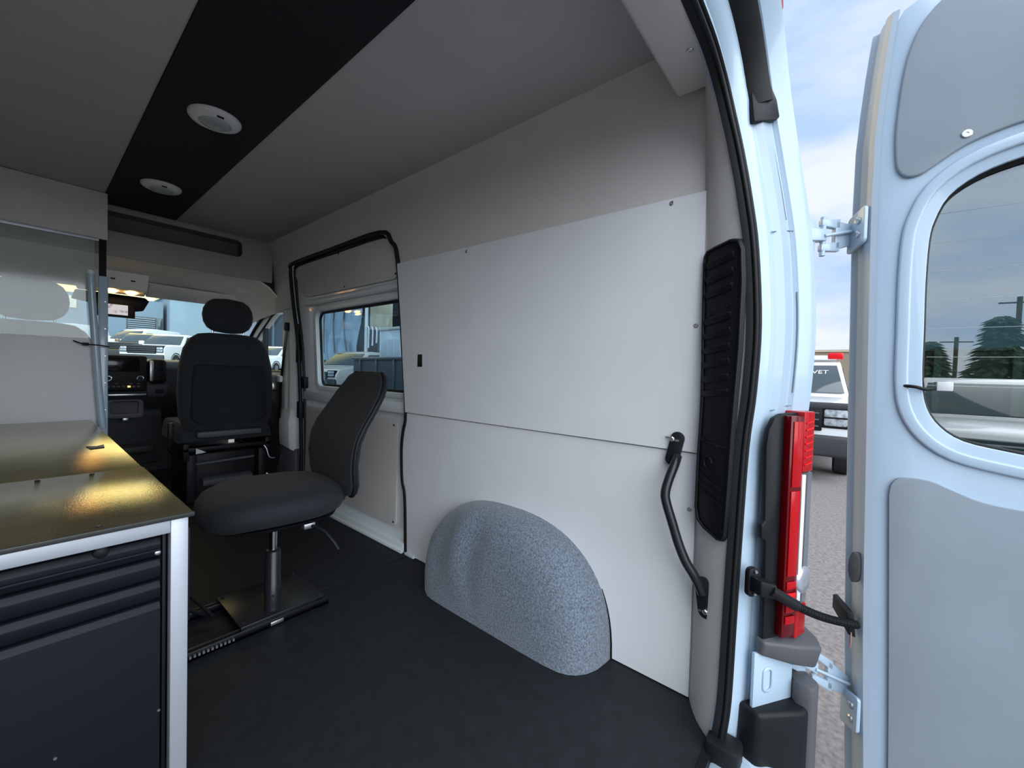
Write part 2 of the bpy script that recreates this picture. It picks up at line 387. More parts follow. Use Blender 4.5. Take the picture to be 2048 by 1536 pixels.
# grab handle
gh = thing('grab_handle', 'black bent tube grab handle bolted to wall and pillar', 'handle', (.92, .19, .70))
def plate(c, nrm, upv, w_, h_, name):
    c = V3(c); n_ = V3(nrm).normalized(); u_ = V3(upv); u_ = (u_ - n_ * u_.dot(n_)).normalized(); s_ = n_.cross(u_)
    pts = [c + s_ * a + u_ * b for a, b in rrect(w_, h_, w_ * .48, 5)]
    p = build(name, prismg(pts, n_ * .008), BLKSAT, gh, bevel=.002); return p, n_, u_, s_
p1, n1, u1, s1 = plate((.930, .186, .757), (-1, 0, 0), (0, -.22, 1), .040, .105, 'mount_plate')
c1 = Vector((.9215, .1935, .786))
build('bolt', latheg([(.008, 0), (.008, .004), (.005, .006)], 6, c1, n1), ZINC, gh, parent=p1)
for sgn in (-1, 1):
    build('bolt_slot', boxg(-.001, 0, -.006, .006, -.003, .003), ZINC, gh, parent=p1, local=True).location = gh.matrix_basis.inverted() @ (c1 + s1 * .0145 * sgn)
p2, n2, u2, s2 = plate((.893, .078, .358), (-.92, .10, 0), (0, .16, 1), .044, .115, 'mount_plate')
c2 = Vector((.893, .078, .358)) + n2 * .0085 - u2 * .036
build('bolt', latheg([(.008, 0), (.008, .004), (.005, .006)], 6, c2, n2), ZINC, gh, parent=p2)
for sgn in (-1, 1):
    q = c2 + s2 * .0145 * sgn
    build('bolt_slot', prismg([q + s2 * a + u2 * b for a, b in rrect(.010, .006, .002, 2)], n2 * .001), ZINC, gh, parent=p2)
build('tube', tubeg(smoothpath([(.926, .178, .735), (.905, .178, .715), (.885, .186, .675), (.872, .191, .638), (.868, .187, .610), (.868, .168, .555), (.869, .148, .497), (.872, .128, .452), (.878, .108, .420), (.884, .094, .393), (.888, .084, .368)], 5), [.0135] * 51, 12), BLKSAT, gh, smooth=60)

# wheel arch cover
wa = thing('wheel_arch_cover', 'blue grey felt wheel arch cover against the right wall', 'wheel arch', (.87, .8, 0))
def arch(x, y0, y1, h, e, n=40, cr=0.0):
    r = []
    for k in range(n + 1):
        a = PI * k / n; c = math.cos(a); s = math.sin(a)
        y = (y0 + y1) / 2 - (y1 - y0) / 2 * (abs(c) ** (2 / e)) * (1 if c > 0 else -1); z = h * abs(s) ** (2 / e)
        # soft creases in the felt on the forward half
        yy = (y - .8); fold = 0
        if yy > -.02: fold = cr * math.sin((yy * 34) + z * 6) * min(1, (yy + .02) * 9) * min(1, z * 5)
        r.append((x - fold, y, z))
    return r
rings = [arch(.968, .382, 1.29, .425, 2.5), arch(.93, .385, 1.285, .424, 2.5), arch(.88, .392, 1.265, .420, 2.5, cr=.002), arch(.84, .408, 1.235, .405, 2.5, cr=.011),
         arch(.812, .430, 1.205, .375, 2.5, cr=.011), arch(.794, .455, 1.175, .325, 2.5, cr=.014), arch(.783, .485, 1.15, .25, 2.5, cr=.014), arch(.777, .54, 1.11, .16, 2.5, cr=.011), arch(.775, .64, 1.0, .06, 2.5)]
wv, wf = loftg(rings, cap=False, closed=False)
nn = 41; k0 = len(wv); base = (len(rings) - 1) * nn
wf.append(tuple(range(base, base + nn)))
build('felt_cover', (wv, wf), FELT, wa, smooth=70)
edge = [(x - .004, y, z) for x, y, z in arch(.962, .380, 1.292, .428, 2.5)]
build('edge_trim', tubeg(edge, .004, 6), RUBBER, wa, smooth=60)

# ================================================================== SLIDING DOOR (right side)
d1 = thing('door_1', 'white sliding side door with grey panels and a wide window', 'door', (.985, 2.2, 0), kind='structure')
op = [(y, z) for z, y in REAR] + [(2.3, 1.708)] + [(y, z) for z, y in reversed(FRONT)]
ring = [(Xw(z) - .006, y, z) for y, z in op]
build('seal', tubeg(smoothpath(ring, 4), .0125, 8), RUBBER, d1, smooth=60)
build('door_gasket', tubeg(smoothpath([(Xw(z) + .02, y + (.012 if y < 2 else -.02), z - (.012 if z > 1.68 else 0)) for y, z in op], 3), .014, 6), RUBBER, d1, smooth=60)
def xd(z): return interp([(0, .985), (.7, .985), (.84, .985), (.9, .99), (1.35, .965), (1.45, .950), (1.72, .930)], z)
def rnd(y0, y1, z0, z1, r, n=5): return [(xd(z), y, z) for y, z in rrect(y1 - y0, z1 - z0, r, n, (y0 + y1) / 2, (z0 + z1) / 2)]
inner = rnd(1.46, 2.625, .845, 1.352, .06); outer = rnd(1.40, 2.96, .002, 1.735, .05)
build('door_frame', frameg(outer, inner, (.035, 0, 0)), DPAINT, d1, bevel=.006)
wl = build('window_frame', frameg(rnd(1.42, 2.665, .815, 1.385, .08), inner, (-.012, 0, 0)), DPAINT, d1, bevel=.005)
build('window_seal', frameg([(p[0] + .012, p[1], p[2]) for p in inner], [(p[0] + .012, p[1], p[2]) for p in rnd(1.475, 2.61, .86, 1.337, .05)], (.012, 0, 0)), RUBBER, d1, parent=wl, bevel=.002)
build('window_pane', prismg([(p[0] + .018, p[1], p[2]) for p in rnd(1.465, 2.62, .85, 1.347, .055)], (.004, 0, 0)), GLASSS, d1, parent=wl)
build('window_divider', boxg(.972, 1.004, 1.50, 1.53, .85, 1.35), RUBBER, d1, parent=wl, bevel=.003)
# pressed rail above the window, upper and lower vinyl panels
build('pressed_rail', loftg([[(xd(1.40) - .014 + .014 * math.cos(a * PI / 4), y, 1.418 + .022 * math.sin(a * PI / 4)) for a in range(8)] for y in (1.55, 1.62, 2.70, 2.74)]), DPAINT, d1, smooth=60)
up = build('upper_panel', prismg([(xd(z) - .002, y, z) for y, z in [(1.64, 1.48), (1.635, 1.53), (1.66, 1.62), (1.72, 1.678), (1.80, 1.692), (2.80, 1.690), (2.87, 1.675), (2.885, 1.62), (2.80, 1.50), (2.76, 1.468), (2.68, 1.458), (1.68, 1.455)]], (-.010, 0, 0)), VINYL, d1, bevel=.006)
for y, z in ((1.70, 1.665), (2.25, 1.68), (1.66, 1.48), (2.2, 1.472)):
    build('clip', latheg([(.006, 0), (.005, .003)], 8, (xd(z) - .012, y, z), (-1, 0, 0)), BLKPL, d1, parent=up)
lo = build('lower_panel', prismg([(.983, y, z) for y, z in rrect(1.20, .59, .04, 4, 2.265, .40)], (-.010, 0, 0)), VINYL, d1, bevel=.005)
for y, z in ((1.70, .665), (1.69, .13), (1.72, .77)):
    build('clip', latheg([(.006, 0), (.005, .003)], 8, (.973, y, z), (-1, 0, 0)), BLKPL, d1, parent=lo)
build('sill_ledge', boxg(.960, .99, 1.60, 2.86, .735, .80), DPAINT, d1, bevel=.012)
build('door_step', boxg(.945, .99, 1.56, 2.84, .003, .055), DPAINT, d1, bevel=.008)
build('door_step_edge', boxg(.935, .95, 1.56, 2.84, .003, .022), DPAINT, d1, bevel=.004)
build('bracket', boxg(.945, .985, 2.76, 2.83, .82, .90), BLKPL, d1, bevel=.006)
build('latch', boxg(.935, .975, 2.81, 2.86, .60, .72), BLKPL, d1, bevel=.006)
build('latch', boxg(.93, .965, 2.85, 2.875, 1.0, 1.28), BLKPL, d1, bevel=.006)

# ================================================================== CAB
wf_ = thing('wall_front', 'beige overhead shelf and headliner over the cab', 'headliner', (.0, 3.2, 1.6), kind='structure')
# shelf fascia with a long rounded slot
XL, XR = -.93, .885
outer = []; inner = []
inn = rrect(1.60, .118, .035, 5, -.115, 1.808)
for x, z in inn:
    inner.append((x, 3.2, z))
    ox = XR if x > -.115 else XL; dz = (z - 1.808) / .059
    outer.append(None)
n = len(inn)
oo = rrect(XR - XL, .300, .01, 5, (XL + XR) / 2, 1.752)
outer = [(x, 3.2, z) for x, z in oo]
build('shelf_fascia', frameg(outer, inner, (0, .012, 0)), FASC, wf_, bevel=.003)
build('shelf_recess', merge(boxg(-.95, .80, 3.34, 3.35, 1.70, 1.9), boxg(-.95, .86, 3.21, 3.46, 1.735, 1.745), boxg(.70, .71, 3.21, 3.46, 1.74, 1.88), boxg(-.95, .86, 3.21, 3.46, 1.872, 1.882)), mat('slot_lining', (.16, .165, .165), .9), wf_)
# headliner lofted forward to the windscreen
sec = []
for y, z in ((3.205, 1.612), (3.24, 1.611), (3.34, 1.606), (3.5, 1.598), (3.7, 1.582), (3.9, 1.556), (4.02, 1.528), (4.07, 1.505)):
    sec.append([(-.95, y, z - .05)] + [(x, y, z - .004 * abs(x) ** 3) for x in frange(-.85, .70, 8)] + [(.80, y, z - .018), (.87, y, z - .055), (.92, y, z - .11), (.955, y, z - .16), (.975, y, z - .21)])
build('headliner', gridg(sec, (0, 0, .014)), BEIGE, wf_, smooth=60)
build('cab_roof', loftg([[(x, 3.0, 1.93), (x, 3.3, 1.96), (x, 3.7, 1.85), (x, 4.10, 1.54), (x, 4.10, 1.51), (x, 3.7, 1.82), (x, 3.3, 1.925), (x, 3.0, 1.915)] for x in (-1.0, 1.0)]), PAINT, wf_)
build('roof_side', boxg(.985, 1.03, 3.0, 4.02, 1.40, 1.95), PAINT, wf_)
build('roof_side', boxg(-1.03, -.985, 3.0, 4.02, 1.40, 1.95), PAINT, wf_)
# corner blend between shelf and side liner
build('corner_trim', loftg([[(.862, 3.205, 1.9), (.93, 3.205, 1.62), (.955, 3.205, 1.42), (.985, 3.205, 1.40), (.985, 3.205, 1.9)], [(.862, 3.26, 1.9), (.93, 3.26, 1.62), (.965, 3.26, 1.42), (.99, 3.26, 1.40), (.99, 3.26, 1.9)]]), BEIGE, wf_, bevel=.01)
build('roof_speaker', latheg([(.05, 0), (.05, .004), (.04, .008), (.02, .006)], 20, (.80, 3.62, 1.570), (-.15, -.1, -1)), BEIGEP, wf_, smooth=40)

# windscreen with its frame and pillars
w1 = thing('window_1', 'windscreen of the cab above the dashboard', 'windscreen', (0, 4.4, 1.0), kind='structure')
build('pane', prismg([(-.98, 4.80, .93), (1.0, 4.80, .93), (.93, 4.05, 1.515), (-.92, 4.05, 1.515)], (0, .004, .005)), GLASSW, w1)
build('a_pillar', loftg([[(.96, 4.0, 1.52), (.90, 4.04, 1.525), (.93, 4.10, 1.50), (1.0, 4.06, 1.48)], [(1.0, 4.74, .93), (.965, 4.80, .93), (.99, 4.88, .90), (1.05, 4.78, .90)]]), BEIGEP, w1, bevel=.01)
build('a_pillar', loftg([[(-.96, 4.0, 1.52), (-.90, 4.04, 1.525), (-.93, 4.10, 1.50), (-1.0, 4.06, 1.48)], [(-1.0, 4.74, .93), (-.965, 4.80, .93), (-.99, 4.88, .90), (-1.05, 4.78, .90)]]), BEIGEP, w1, bevel=.01)

# passenger cab door
d3 = thing('door_3', 'front passenger door with window beside the cab seat', 'door', (1.02, 3.6, 0), kind='structure')
hole = [(3.24, .93), (3.24, 1.38), (3.30, 1.415), (3.48, 1.40), (3.62, 1.34), (3.85, 1.22), (4.05, 1.08), (4.16, .97), (4.12, .93), (3.7, .93)]
out_ = [(3.13, .05), (3.13, 1.40), (3.22, 1.49), (3.50, 1.475), (3.66, 1.41), (3.90, 1.29), (4.12, 1.14), (4.42, .94), (4.42, .05), (3.7, .05)]
build('door_frame', frameg([(1.0, y, z) for y, z in out_], [(1.0, y, z) for y, z in hole], (.05, 0, 0)), BEIGEP, d3, bevel=.01)
build('window_pane', prismg([(1.03, y, z) for y, z in hole], (.004, 0, 0)), GLASSW, d3)
build('frame_seal', tubeg(smoothpath([(.992, y, z) for y, z in out_[1:8]], 4), .013, 8), RUBBER, d3, smooth=60)
build('glass_run', tubeg(smoothpath([(1.0, y, z) for y, z in hole + hole[:1]], 3), .008, 6), RUBBER, d3, smooth=60)
build('quarter_post', boxg(1.0, 1.04, 3.70, 3.73, .93, 1.30), RUBBER, d3, bevel=.004)
build('door_card', boxg(.955, 1.0, 3.2, 4.3, .08, .90), DASHM, d3, bevel=.02)
build('armrest', boxg(.90, .96, 3.35, 3.95, .60, .70), DASHM, d3, bevel=.02)
build('door_pull', boxg(.93, .965, 3.30, 3.40, .78, .84), ZINC, d3, bevel=.01)
# left cab side and left wall of the load bay
wl_ = thing('wall_left', 'grey left wall of the van behind the workbench', 'wall', (-.95, 1.5, 0), kind='structure')
build('liner', gridg([[(-.90 - .05 * min(1, (1.9 - z)), y, z) for y in frange(.05, 3.2, 6)] for z in frange(0, 1.9, 8)], (-.02, 0, 0)), VINYL, wl_, smooth=50)
build('cab_door', frameg([(-1.0, y, z) for y, z in out_], [(-1.0, y, z) for y, z in hole], (-.05, 0, 0)), BEIGEP, wl_, bevel=.01)
build('cab_glass', prismg([(-1.03, y, z) for y, z in hole], (.004, 0, 0)), GLASSW, wl_)
build('outer_skin', boxg(-1.03, -1.02, .1, 3.3, -.35, 1.9), PAINT, wl_)

# B pillar trim with belt
bp = thing('pillar_trim', 'pale plastic pillar trim with seat belt beside the front seat', 'trim', (.97, 3.0, 0))
build('upper_trim', loftg([[(.955, 2.93, z), (.935, 2.97, z), (.935, 3.00, z), (.950, 3.02, z), (.950, 3.05, z), (.940, 3.07, z), (.945, 3.15, z), (1.0, 3.19, z), (1.0, 2.93, z)] for z in (.62, 1.0, 1.42)]), BEIGEP, bp, bevel=.004)
build('lower_trim', loftg([[(.95, 2.92, .34), (.925, 2.95, .36), (.915, 3.10, .38), (.95, 3.2, .40), (1.0, 3.2, .40), (1.0, 2.92, .34)], [(.95, 2.92, .56), (.915, 2.95, .56), (.910, 3.10, .56), (.945, 3.2, .56), (1.0, 3.2, .56), (1.0, 2.92, .56)], [(.955, 2.93, .66), (.94, 2.96, .66), (.94, 3.08, .65), (.95, 3.17, .65), (1.0, 3.19, .65), (1.0, 2.93, .66)]]), BEIGEP, bp, bevel=.006)
build('kick_panel', loftg([[(.955, 2.90, .005), (.94, 2.95, .005), (.93, 3.28, .005), (1.02, 3.30, .005), (1.02, 2.90, .005)], [(.955, 2.91, .36), (.935, 2.95, .36), (.935, 3.10, .36), (1.0, 3.18, .36), (1.0, 2.91, .36)]]), GREYPL, bp, bevel=.006)
build('belt_anchor', boxg(.915, .955, 3.02, 3.06, 1.24, 1.30), BLKPL, bp, bevel=.006)
build('belt_strap', loftg([[(.930, 3.02, 1.25), (.930, 3.06, 1.25), (.934, 3.06, 1.25), (.934, 3.02, 1.25)], [(.925, 3.10, .86), (.925, 3.14, .86), (.929, 3.14, .86), (.929, 3.10, .86)], [(.915, 3.10, .55), (.915, 3.14, .55), (.919, 3.14, .55), (.919, 3.10, .55)]]), RUBBER, bp)
build('belt_buckle', boxg(.905, .93, 3.09, 3.15, .85, .90), LAMPW, bp, bevel=.008)

# dashboard
da = thing('dashboard', 'dark grey dashboard with screen and controls in the cab', 'dashboard', (.2, 4.45, .3))
build('dash_body', loftg([[(x, 4.22, .62), (x, 4.16, .72), (x, 4.17, .92), (x, 4.24, .985), (x, 4.45, 1.0), (x, 4.80, .93), (x, 4.80, .55), (x, 4.4, .50)] for x in (-.96, -.4, .35, .52, .98)]), DASHM, da, bevel=.02, smooth=50)
build('lower_dash', loftg([[(x, 4.30, .12), (x, 4.26, .55), (x, 4.30, .62), (x, 4.7, .62), (x, 4.7, .12)] for x in (-.3, .42)]), DASHM, da, bevel=.02)
build('toe_board', boxg(-.95, 1.0, 4.62, 4.70, -.05, .95), DASHM, da)
cs = build('centre_stack', boxg(-.13, .302, 4.09, 4.25, .74, 1.022), BLKPL, da, bevel=.018, seg=3)
build('screen', boxg(-.06, .26, 4.085, 4.10, .895, 1.0), SCREENM, da, parent=cs, bevel=.004, label='dark glossy infotainment screen')
for x in (.078, .258):
    build('knob', latheg([(.023, 0), (.023, .012), (.019, .014), (.018, .022), (.012, .022)], 18, (x, 4.092, .842), (0, -1, 0)), CHROME, da, parent=cs, smooth=40)
    build('knob_face', latheg([(.017, 0), (.016, .003)], 16, (x, 4.069, .842), (0, -1, 0)), BLKPL, da, parent=cs, smooth=40)
for k, x in enumerate((.045, .078, .11, .135, .165, .195, .222, .25)):
    build('button', boxg(x - .009, x + .009, 4.083, 4.095, .772, .786), mat('amber_key', (.9, .6, .3), .4, emit=(1, .6, .2), es=.6) if k == 5 else GREYPL, da, parent=cs, bevel=.002)
for k, x in enumerate((.06, .125, .205, .25)):
    build('button', boxg(x - .010, x + .010, 4.083, 4.095, .797, .806), LAMPW if k == 0 else GREYPL, da, parent=cs, bevel=.002)
av = build('air_vent', boxg(.312, .425, 4.10, 4.25, .80, 1.0), BLKPL, da, bevel=.03, seg=3)
build('vent_bezel', boxg(.315, .34, 4.09, 4.12, .82, .985), ZINC, da, parent=av, bevel=.006)
for k in range(5):
    build('vent_blade', boxg(.347, .415, 4.085, 4.13, .835 + k * .03, .840 + k * .03), RUBBER, da, parent=av, bevel=.001)
sw = build('switch_panel', prismg([(.30, 4.13, .79), (.45, 4.13, .79), (.43, 4.15, .73), (.41, 4.16, .69), (.315, 4.16, .69)], (0, .03, 0)), GREYPL, da, bevel=.008)
build('switch_knob', boxg(.36, .41, 4.115, 4.15, .725, .75), BLKPL, da, parent=sw, bevel=.006)
build('trim_strip', boxg(.03, .30, 4.105, 4.16, .705, .722), ZINC, da, bevel=.004)
cu = build('cup_holder', frameg([(x, 4.15, z) for x, z in rrect(.22, .15, .03, 4, .18, .60)], [(x, 4.15, z) for x, z in rrect(.16, .095, .015, 4, .18, .61)], (0, .10, 0)), GREYPL, da, bevel=.006)
build('holder_back', boxg(.10, .26, 4.20, 4.22, .56, .66), GREYPL, da, parent=cu)
build('holder_latch', boxg(.165, .20, 4.14, 4.16, .505, .53), ZINC, da, parent=cu, bevel=.004)
build('floor_tray', boxg(.06, .34, 4.1, 4.3, .25, .30), DASHM, da, bevel=.01)

# sun visor, console with lit map lights, mirror monitor
vi = thing('sun_visor', 'beige folded sun visor over the passenger side', 'visor', (.56, 3.9, 1.5))
build('visor_pad', loftg([[(x, 3.80, 1.545), (x, 3.83, 1.565), (x, 3.965, 1.50), (x, 3.975, 1.478), (x, 3.955, 1.472)] for x in (.27, .29, .86, .88)]), BEIGE, vi, bevel=.008)
build('label_patch', prismg([(.40, 3.868, 1.5085), (.57, 3.868, 1.5085), (.57, 3.93, 1.4795), (.40, 3.93, 1.4795)], (0, -.0014, -.003)), LAMPW, vi, label='pale printed patch on the visor')
build('hinge_rod', tubeg([(.262, 3.80, 1.555), (.90, 3.81, 1.55)], .006, 8), BEIGEP, vi)
oc = thing('overhead_console', 'beige overhead console with two lit amber map lights', 'console', (.1, 3.75, 1.47))
build('console_body', loftg([[(x, 3.64, 1.595), (x, 3.70, 1.475), (x, 3.80, 1.452), (x, 3.98, 1.50), (x, 3.98, 1.55)] for x in (-.10, -.08, .225, .245)]), BEIGE, oc, bevel=.012)
for x in (.062, .164):
    g = build('map_light', latheg([(.030, 0), (.030, .008), (.022, .012), (.008, .013)], 20, (x, 3.742, 1.467), (0, -.25, -.97)), WARM, oc, smooth=50, label='lit amber map light')
    build('switch', boxg(x - .012, x + .012, 3.665, 3.68, 1.532, 1.541), BLKPL, oc, bevel=.002)
mm = thing('mirror_monitor', 'black rear view mirror monitor showing a camera picture', 'monitor', (.15, 3.92, 1.33))
build('housing', boxg(-.02, .205, 3.90, 3.93, 1.295, 1.395), BLKPL, mm, bevel=.006)
SCR = bpy.data.materials.new('camera_picture'); SCR.use_nodes = True
t = SCR.node_tree; b = t.nodes['Principled BSDF']; b.inputs['Base Color'].default_value = (.02, .02, .02, 1)
vo = t.nodes.new('ShaderNodeTexVoronoi'); vo.inputs['Scale'].default_value = 42
tcx = t.nodes.new('ShaderNodeTexCoord'); cr = t.nodes.new('ShaderNodeValToRGB'); cr.color_ramp.elements[0].color = (.25, .22, .26, 1); cr.color_ramp.elements[1].color = (.95, .9, .95, 1); cr.color_ramp.elements[1].position = .5
t.links.new(tcx.outputs['Object'], vo.inputs['Vector']); t.links.new(vo.outputs['Distance'], cr.inputs['Fac']); t.links.new(cr.outputs['Color'], b.inputs['Emission Color']); b.inputs['Emission Strength'].default_value = .28
build('picture', boxg(.045, .165, 3.897, 3.902, 1.312, 1.385), SCR, mm)
build('mirror_shell', loftg([[(-.12, 3.95, 1.40), (-.10, 3.95, 1.47), (.27, 3.95, 1.465), (.295, 3.95, 1.44), (.26, 3.95, 1.36), (.20, 3.95, 1.345)], [(-.10, 4.0, 1.41), (-.08, 4.0, 1.47), (.25, 4.0, 1.46), (.27, 4.0, 1.44), (.24, 4.0, 1.37), (.18, 4.0, 1.36)]]), BLKPL, mm, bevel=.008)

# front seats
def front_seat(loc, label):
    r = thing('front_seat', label, 'seat', loc, group='cab front seats')
    def sec(z, w_, y0, y1, e=3.2, n=28):
        return [(w_ * math.copysign(abs(math.cos(a)) ** (2 / e), math.cos(a)), (y0 + y1) / 2 + (y1 - y0) / 2 * math.copysign(abs(math.sin(a)) ** (2 / e), math.sin(a)), z) for a in [2 * PI * k / n for k in range(n)]]
    bk = build('backrest', loftg([sec(.50, .20, .03, .12), sec(.515, .255, .005, .15), sec(.60, .285, .0, .17), sec(.75, .295, .0, .17), sec(.95, .288, .005, .165), sec(1.08, .262, .02, .16), sec(1.15, .225, .03, .15), sec(1.185, .18, .04, .14), sec(1.195, .12, .06, .12)]), FABRIC2, r, local=True, smooth=70)
    build('back_panel', loftg([sec(.55, .19, -.008, .02), sec(.60, .235, -.012, .03), sec(.90, .225, -.008, .03), sec(.96, .215, .000, .03)]), FABRIC, r, parent=bk, local=True, smooth=60)
    build('seam', tubeg([(-.21, -.004, .965), (0, -.012, .965), (.21, -.004, .965)], .003, 6), FABRIC, r, parent=bk, local=True)
    hr = []
    for k in range(9):
        a = -PI / 2 + PI * k / 8; c = max(.02, math.cos(a)) ** .55
        hr.append(sec(1.325 + .125 * math.sin(a), .158 * c, .085 - .055 * c, .085 + .055 * c, 2.6))
    build('headrest', loftg(hr), FABRIC2, r, local=True, smooth=80)
    for x in (-.095, .095):
        build('headrest_rod', tubeg([(x, .085, 1.16), (x, .085, 1.25)], .007, 8), CHROME, r, local=True, smooth=60)
    build('seat_cushion', loftg([[(x * .9, .02, .44), (x, .05, .42), (x, .55, .42), (x * .95, .60, .47), (x * .93, .57, .555), (x * .9, .10, .56)] for x in (-.30, -.27, .27, .30)]), FABRIC2, r, local=True, bevel=.03, seg=3)
    build('lumbar_bar', boxg(-.20, .20, -.01, .05, .455, .50), GREYPL, r, bevel=.015, local=True)
    build('seat_frame', merge(boxg(-.27, -.235, .02, .5, .30, .42), boxg(.235, .27, .02, .5, .30, .42), boxg(-.27, .27, .02, .05, .36, .39)), BLKPL, r, bevel=.006, local=True)
    pd = build('pedestal', merge(boxg(-.25, -.19, .03, .48, .0, .34), boxg(.19, .25, .03, .48, .0, .34), boxg(-.19, .19, .10, .48, .02, .33)), BLKPL, r, bevel=.012, local=True)
    build('jack_holder', loftg([[(x, .06, .10), (x, .05, .14), (x, .10, .16), (x, .10, .10)] for x in (-.15, -.13, .14, .16)]), GREYPL, r, parent=pd, bevel=.006, local=True)
    build('crossbar', tubeg([(-.2, .04, .27), (.16, .04, .28)], .010, 8), GREYPL, r, parent=pd, local=True)
    build('hazard_tag', prismg([(-.20, .018, .345), (-.20, .018, .385), (-.14, .018, .352)], (0, .004, 0)), LAMPW, r, local=True)
    build('recline_lever', tubeg(smoothpath([(-.27, .10, .33), (-.33, .05, .38), (-.345, .04, .46), (-.32, .04, .475)], 4), .006, 6), BLKPL, r, local=True)
    build('seat_wire', tubeg(smoothpath([(.22, .01, .36), (.235, 0, .33), (.25, -.01, .27), (.29, -.01, .255)], 4), .005, 6), ZINC, r, local=True)
    build('seat_spring', merge(*[boxg(-.16 + k * .065, -.11 + k * .065, .05, .07, .425, .455) for k in range(5)]), ZINC, r, local=True)
    build('floor_bolt', latheg([(.014, 0), (.014, .012), (.009, .016)], 12, (-.19, .02, 0.02), (0, -1, .3)), CHROME, r, local=True)
    build('belt_buckle', boxg(-.33, -.30, .12, .16, .40, .56), BLKPL, r, bevel=.006, local=True)
    return r
s1_ = front_seat((.632, 3.22, 0), 'charcoal cab passenger seat with headrest behind the swivel chair')
s2_ = front_seat((-.30, 3.42, 0), 'charcoal driver seat seen through the hazy clear partition')

# ================================================================== PARTITION ON THE LEFT
pt = thing('partition', 'grey partition with hazy clear window and white post behind the bench', 'partition', (-.45, 3.0, .6))
build('upper_panel', boxg(-.93, -.026, 2.985, 3.0, 1.642, 1.898), VINYL, pt, bevel=.002)
build('clear_sheet', boxg(-.93, -.075, 3.0, 3.004, 1.085, 1.645), POLY, pt, label='hazy clear plastic sheet')
build('lower_panel', boxg(-.93, -.055, 2.985, 3.0, .60, 1.092), PANEL, pt, bevel=.002)
build('sheet_rail', boxg(-.93, -.06, 2.98, 2.988, 1.628, 1.645), ALU, pt, bevel=.001)
build('edge_channel', boxg(-.058, -.03, 2.99, 3.02, .55, 1.65), BLKPL, pt, bevel=.003)
build('post', boxg(-.062, -.024, 2.975, 2.995, .02, 1.44), PAINT, pt, bevel=.006)
build('conduit', tubeg([(-.094, 2.955, 1.455), (-.088, 2.955, 1.3), (-.062, 2.955, .80), (-.048, 2.955, .60)], .016, 12), PAINT, pt, smooth=60)
build('conduit_cap', latheg([(.018, 0), (.018, .02), (.012, .024)], 12, (-.094, 2.955, 1.44), (0, 0, 1)), LAMPW, pt, smooth=40)
build('cable_tie', tubeg(smoothpath([(-.155, 2.975, 1.075), (-.12, 2.95, 1.06), (-.08, 2.934, 1.058), (-.045, 2.94, 1.055), (-.02, 2.96, 1.05)], 4), .0035, 6), RUBBER, pt)
build('cable_knot', boxg(-.125, -.10, 2.94, 2.96, 1.052, 1.068), RUBBER, pt, bevel=.004)
for k in range(5):
    build('rivet', latheg([(.004, 0), (.003, .002)], 8, (-.036, 2.9745, 1.3 - k * .15), (0, -1, 0)), ZINC, pt)

# ================================================================== WORKBENCH
wbn = thing('workbench', 'aluminium framed workbench with shiny top on the left, golden light put into its colour', 'workbench', (-.5, 1.9, 0))
build('bench_top', boxg(-.92, -.087, .88, 1.452, .639, .65), CTOP, wbn, bevel=.003, label='near section of the glossy bench top with golden light in its colour')
build('bench_top', boxg(-.92, -.09, 1.456, 2.97, .637, .648), CTOP, wbn, bevel=.003, label='far section of the glossy bench top with golden light in its colour')
build('top_edge', boxg(-.92, -.0855, .876, .8805, .640, .6503), CEDGE, wbn, bevel=.002)
build('leg', boxg(-.124, -.094, .888, .918, 0.003, .639), ALU, wbn, bevel=.002)
build('rail', boxg(-.92, -.124, .889, .917, .610, .639), ALU, wbn, bevel=.002)
build('side_rail', boxg(-.122, -.094, .918, 2.95, .600, .637), ALU, wbn, bevel=.002)
build('leg', boxg(-.124, -.094, 2.92, 2.95, .003, .60), ALU, wbn, bevel=.002)
build('side_panel', boxg(-.108, -.098, .92, 2.92, .02, .60), CABNAVY, wbn)
build('corner_gusset', boxg(-.094, -.088, .90, .93, .40, .61), CABNAVY, wbn, bevel=.002)
for x, y in ((-.23, .90), (-.20, 1.43), (-.30, 1.43)):
    build('top_screw', latheg([(.006, 0), (.004, .002)], 10, (x, y, .6498), (0, 0, 1)), BLKSAT, wbn)
dc = thing('drawer_cabinet', 'black steel drawer cabinet under the near end of the workbench', 'cabinet', (-.5, 1.1, 0))
build('carcass', merge(boxg(-.92, -.13, .925, 1.45, .004, .604), boxg(-.134, -.127, .91, .93, .004, .604)), CABNAVY, dc, bevel=.002)
def drawer(z0, z1, name='drawer'):
    d = build(name, loftg([[(x, .912, z0), (x, .908, z0 + .006), (x, .906, z1 - .016), (x, .913, z1 - .004), (x, .924, z1), (x, .926, z0)] for x in (-.915, -.137)]), CABNAVY, dc, bevel=.0012)
    return d
dd = drawer(.559, .603)
build('drawer_lip', boxg(-.915, -.137, .902, .912, .572, .577), CABNAVY, dc, parent=dd, bevel=.0015)
build('stud', latheg([(.006, 0), (.005, .003), (.003, .004)], 12, (-.142, .908, .568), (0, -1, 0)), ZINC, dc, parent=dd, smooth=40)
build('lock', latheg([(.012, 0), (.011, .004), (.006, .007)], 14, (-.226, .909, .596), (0, -1, 0)), BLKPL, dc, parent=dd, smooth=40)
drawer(.512, .556); drawer(.467, .509)
lw = drawer(.02, .464, 'deep_drawer')
for x, z in ((-.139, .225), (-.286, .227)):
    build('bright_rivet', latheg([(.003, 0), (.0025, .002)], 8, (x, .9075, z), (0, -1, 0)), ZINC, dc, parent=lw)
